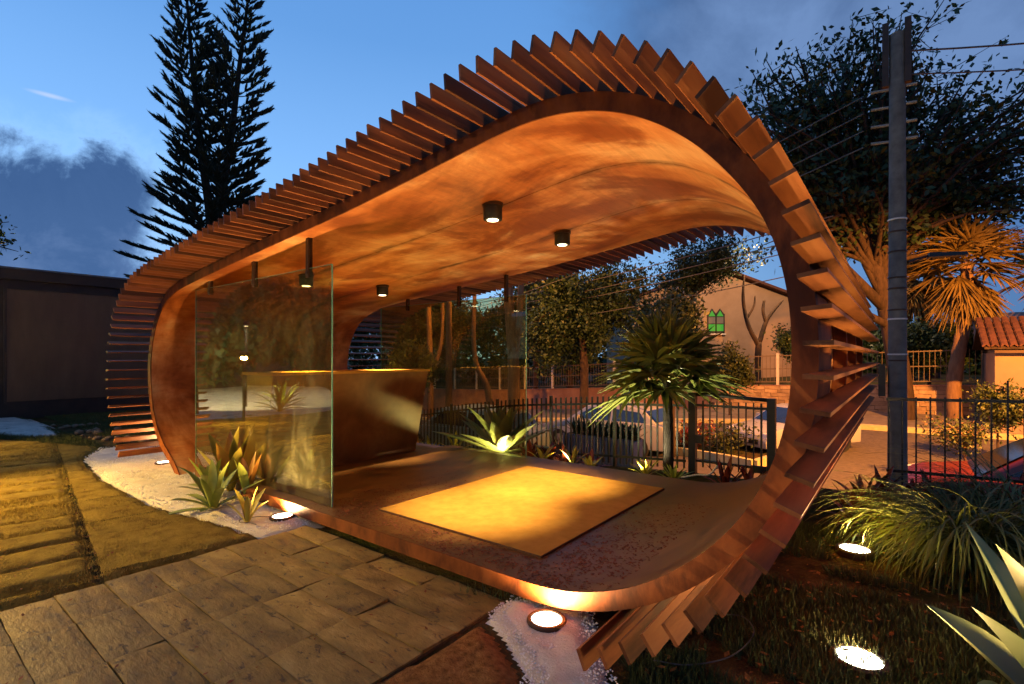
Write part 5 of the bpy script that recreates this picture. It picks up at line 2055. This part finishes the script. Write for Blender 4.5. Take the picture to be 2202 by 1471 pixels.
bare_tree('twisted pale trunk right of the reddish pole', (-12.3, 14.2, -1.6), [([(-12.0, 14.4, -1.7), (-12.2, 14.3, .3), (-12.6, 14.0, 1.8), (-12.5, 14.1, 6.4)], [.14, .12, .09, .05])], name='reddish_trunk')


# ================================================================== POLES, WIRES, LAMPS
def pole():
    p = thing('utility_pole', 'grey concrete utility pole with insulators and straps', 'utility pole', (-.04, 8.3, -.55))
    X, Y = -.04, 8.3
    m = MB()
    m.tube([(X, Y, -.8), (X, Y, 1.5), (X, Y, 4), (X, Y, 5.72)], [.112, .100, .090, .082], 20)
    smooth_angle(m.build('shaft', 'concrete', p))
    for dx in (-.125, .11):
        m = MB()
        m.box(X + dx - .035, X + dx + .035, Y - .06, Y + .06, 5.05, 5.88)
        m.build('top_bracket', 'steel', p)
    for z in (4.98, 4.75, 4.52, 4.30):
        m = MB()
        m.tube([(X - .28, Y - .09, z + .02), (X - .09, Y - .09, z)], .019, 8)
        m.build('insulator', 'insul', p)
        m = MB()
        m.tube([(X + .09, Y - .09, z), (X + .20, Y - .09, z - .01)], .020, 8)
        m.build('insulator', 'insul', p)
    for z in (3.28, 3.12, 2.52, 2.38, 2.10, 1.98, 1.52, 1.44, 2.86):
        m = MB()
        m.lathe([(.1035, z), (.106, z + .004), (.106, z + .016), (.1035, z + .02)], (X, Y, 0), 20)
        m.build('strap', 'whitepost' if z in (1.52, 1.98, 3.28) else 'steel', p)
    m = MB()
    m.box(X - .20, X - .125, Y - .08, Y + .08, .98, 1.40)
    m.build('meter_box', 'black', p)
    # dark luminaire on an arm, switched off
    m = MB()
    m.tube([(X + .11, Y - .02, 2.72), (X + .32, Y + .12, 2.80)], .018, 8)
    a = m.build('lamp_arm', 'steel', p)
    m = MB()
    m.box8([(X + .30, Y + .16, 2.77), (X + .32, Y + .02, 2.77), (X + .72, Y + .26, 2.79), (X + .70, Y + .40, 2.79), (X + .31, Y + .15, 2.83), (X + .33, Y + .04, 2.83), (X + .70, Y + .27, 2.835), (X + .68, Y + .38, 2.835)])
    m.build('dark_luminaire', 'black', a)


pole()


def wire(label, a, b, sag=.25, r=.012, group='power lines'):
    n = 14
    pts = []
    for i in range(n + 1):
        t = i / n
        p = np.array(a) * (1 - t) + np.array(b) * t
        p[2] -= sag * 4 * t * (1 - t)
        pts.append(p.tolist())
    o = MB().tube(pts, r, 5).build('power_line', 'cable', None, org=a)
    return tag(o, label, 'power line', group)


for z, dz, wd_ in ((4.98, 0, 'topmost'), (4.75, .1, 'second from top'), (4.52, .2, 'third from top'), (4.30, .3, 'lowest')):
    wire(wd_ + ' of the four thin power lines left of the concrete pole', (-.40, 8.22, z), (-34, 25 + dz * 4, z + .8 + dz), 1.3, .009, 'power lines left of the pole')
wire('upper power line leaving the pole top to the right', (.10, 8.3, 5.45), (6.5, 13.2, 6.6), .2, .012, 'power lines right of the pole')
wire('lower power line leaving the pole top to the right', (.10, 8.3, 5.15), (6.5, 13.2, 6.1), .2, .010, 'power lines right of the pole')
for i, z in enumerate((4.4, 4.0, 3.7, 3.0)):
    wire(('topmost', 'second from top', 'third from top', 'lowest')[i] + ' of the sagging cables seen behind the pavilion', (-1.5, 16.5, z + 1.0), (-40, 26, z + 1.5), 1.2, .016, 'cables seen through the pavilion')


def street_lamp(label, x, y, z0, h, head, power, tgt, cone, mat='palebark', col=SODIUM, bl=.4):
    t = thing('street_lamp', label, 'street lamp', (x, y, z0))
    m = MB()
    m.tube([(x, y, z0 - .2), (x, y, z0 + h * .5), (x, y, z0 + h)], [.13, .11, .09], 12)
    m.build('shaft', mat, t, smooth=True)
    hx, hy, hz = head
    m = MB()
    m.tube([(x, y, z0 + h - .1), ((x + hx) / 2, (y + hy) / 2, hz + .14), (hx, hy, hz + .12)], .035, 8)
    m.build('arm', 'steel', t)
    m = MB()
    m.box(hx - .16, hx + .16, hy - .28, hy + .28, hz + .012, hz + .13)
    hd = m.build('lamp_head', 'steel', t)
    m = MB()
    m.box(hx - .12, hx + .12, hy - .22, hy + .22, hz, hz + .0115)
    m.build('lens', 'sodlens', hd)
    lamp('lamp', 'SPOT', (hx, hy, hz - .16), power, col, t, .14, tgt, cone, bl)
    return t


street_lamp('reddish pole behind the pavilion with an added street lamp head above the roof edge', -12.79, 12.87, -1.6, 8.2, (-12.2, 13.9, 6.7), P_SOD * .16, (-12.4, 16.5, -1.5), 160)  # lamp head added to the standing pole to light the far wall
street_lamp('added street lamp lighting the gable house, hidden behind the slats', -3.5, 24.9, -.3, 8.6, (-4.2, 25.4, 8.0), P_SOD * .17, (-6.5, 29.5, .5), 140, col=(1, .56, .25))  # unseen lamp added behind the slats to light the house wall
street_lamp('sodium street lamp standing outside the frame at the right', 5.6, 10.2, -1.0, 6.6, (4.4, 11.0, 5.3), P_SOD * .8, (1.8, 15.4, -1.0), 114, bl=.35)


# garden lamps outside the frame, some of them added to brighten the ground
def bollard(label, x, y, h, power, tgt, col, cone=140):
    t = thing('garden_lamp', label, 'garden lamp', (x, y, 0))
    m = MB()
    m.tube([(x, y, -.05), (x, y, h)], .03, 10)
    m.build('stem', 'black', t)
    m = MB()
    m.lathe([(.05, h), (.09, h + .02), (.09, h + .10), (.05, h + .13)], (x, y, 0), 16)
    m.build('head', 'black', t)
    m = MB()
    m.lathe([(.045, h - .012), (.048, h - .001)], (x, y, 0), 16)
    m.build('lens', 'downlens', t)
    lamp('lamp', 'SPOT', (x, y, h - .03), power, col, t, .05, tgt, cone, .7)


bollard('garden lamp over the turf outside the left frame edge', -8.0, -.95, 1.5, 6500, (-7.1, .35, 0), (1, .60, .10), cone=104)
bollard('garden lamp over the far pebble bed left of the frame', -15.2, -1.8, 2.4, 17000, (-16.5, -3.0, 0), (1, .86, .50))
bollard('tall garden lamp added behind the camera to warm the paving', -4.6, -3.4, 3.2, 1500, (-3.8, 1.9, 0), (1, .56, .14), cone=88)  # added lamp, throws warm light on pebbles and paving

for lab, x, y, h in (('dark tree added left of the hut outside the frame', -25, -9, 7), ('broad dark tree added beyond the left pebble bed', -29, -13.5, 8), ('dark tree added behind the pebble bed on the garden side', -22, -13, 7), ('dark tree added beside the hut wall out of frame', -24, -3.6, 6.5), ('tall dark tree added farthest from the pebble bed', -33, -9, 9)):  # unseen trees added to keep sky out of the glass reflection
    tree(lab, (x, y, 0), [(x, y, -.1), (x + .1, y, h * .25), (x, y + .1, h * .5)], .18, [((x, y, h * .55), (3.0, 3.0, h * .45), 1)], 110, 40, .40, .20, 'leafdark')
for lab, x, y in (('clump of strap leaves on the far pebble bed', -14.6, -2.6), ('strap-leaved plant at the near edge of the far pebble bed', -12.9, -1.6)):
    rosette('bromeliad', lab, 'bromeliad', (x, y, .06), 14, .8, .10, 'brom', (6, 70), (10, 50))
uplight(.75, 1.72, 'ground light outside the frame before the corner agave', 130, r=.09, z=.06, tgt=(-.9, .55), cone=150, col=(1, .74, .38))

def woods():
    t = thing('distant_woods', 'dark mass of distant trees closing the view beyond the street', 'woods', (-22, 38, -1))
    t['kind'] = 'stuff'
    pts = []
    for i in range(2600):
        x = rnd.uniform(-64, 6)
        hmax = 4.2 + 2.6 * float(vnoise(np.array(x), np.array(0.), .23, 5)) + 1.5 * float(vnoise(np.array(x), np.array(3.), .8, 6))
        if x > -13:
            hmax = min(hmax, 3.2)
        pts.append((x, 40 - max(0, -30 - x) * .5 + rnd.uniform(-2, 2), -2.5 + (hmax + 2.5) * math.sqrt(rnd.random())))
    o = leaf_cloud('foliage', 'leafdark', t, pts, 26, .34, .27)
    o['kind'] = 'stuff'


woods()
uplight(-8.3, 6.75, 'added ground light brightening the yellow bush behind the counter', 120, r=.06, tgt=(-.1, .35), cone=120, col=(1, .72, .3))  # hidden lamp added to brighten the bush
uplight(1.35, 3.1, 'ground light outside the frame right of the corner agave', 620, r=.09, z=.06, tgt=(-1.15, .35), cone=96, col=(1, .66, .28))


def fallen(name, poly, n, mat, zo, s0, s1):
    poly = np.array(poly)
    m = MB()
    c = 0
    while c < n:
        x, y = rnd.uniform(poly[:, 0].min(), poly[:, 0].max()), rnd.uniform(poly[:, 1].min(), poly[:, 1].max())
        if not in_poly(np.array([x]), np.array([y]), poly)[0]:
            continue
        c += 1
        l, w_ = rnd.uniform(s0, s1), rnd.uniform(.3, .5)
        a = rnd.uniform(0, 6.28)
        d = np.array([math.cos(a), math.sin(a), rnd.uniform(-.1, .25)]) * l
        q = np.array([-math.sin(a), math.cos(a), rnd.uniform(-.3, .3)]) * l * w_
        o = np.array([x, y, float(gz(x, y)) + zo + rnd.uniform(.002, .01)])
        m.add([(o - d).tolist(), (o + q).tolist(), (o + d).tolist(), (o - q).tolist()], [(0, 1, 2, 3)])
    o = m.build(name, mat)
    o['kind'] = 'stuff'


fallen('fallen_leaves', [(-4.1, 2.35), (-1.95, 2.35), (-1.95, .3), (-4.1, .3)], 70, 'flake', .026, .008, .022)
fallen('fallen_leaves', [(-1.0, 2.2), (.4, 1.9), (1.6, 3.0), (.6, 4.6), (-.5, 5.0), (-1.0, 3.4)], 420, 'mulch', .02, .012, .035)
fallen('fallen_leaves', [(-5.2, 1.6), (-4.3, 1.7), (-4.3, .4), (-8.5, 0), (-9.5, 1.7)], 160, 'flake', .055, .008, .02)
bollard('second garden lamp added left of the frame to brighten the far turf', -11.8, -.2, 1.5, 1900, (-10.4, 1.1, 0), (1, .62, .12), cone=120)  # extra lamp added where the first turf lamp does not reach
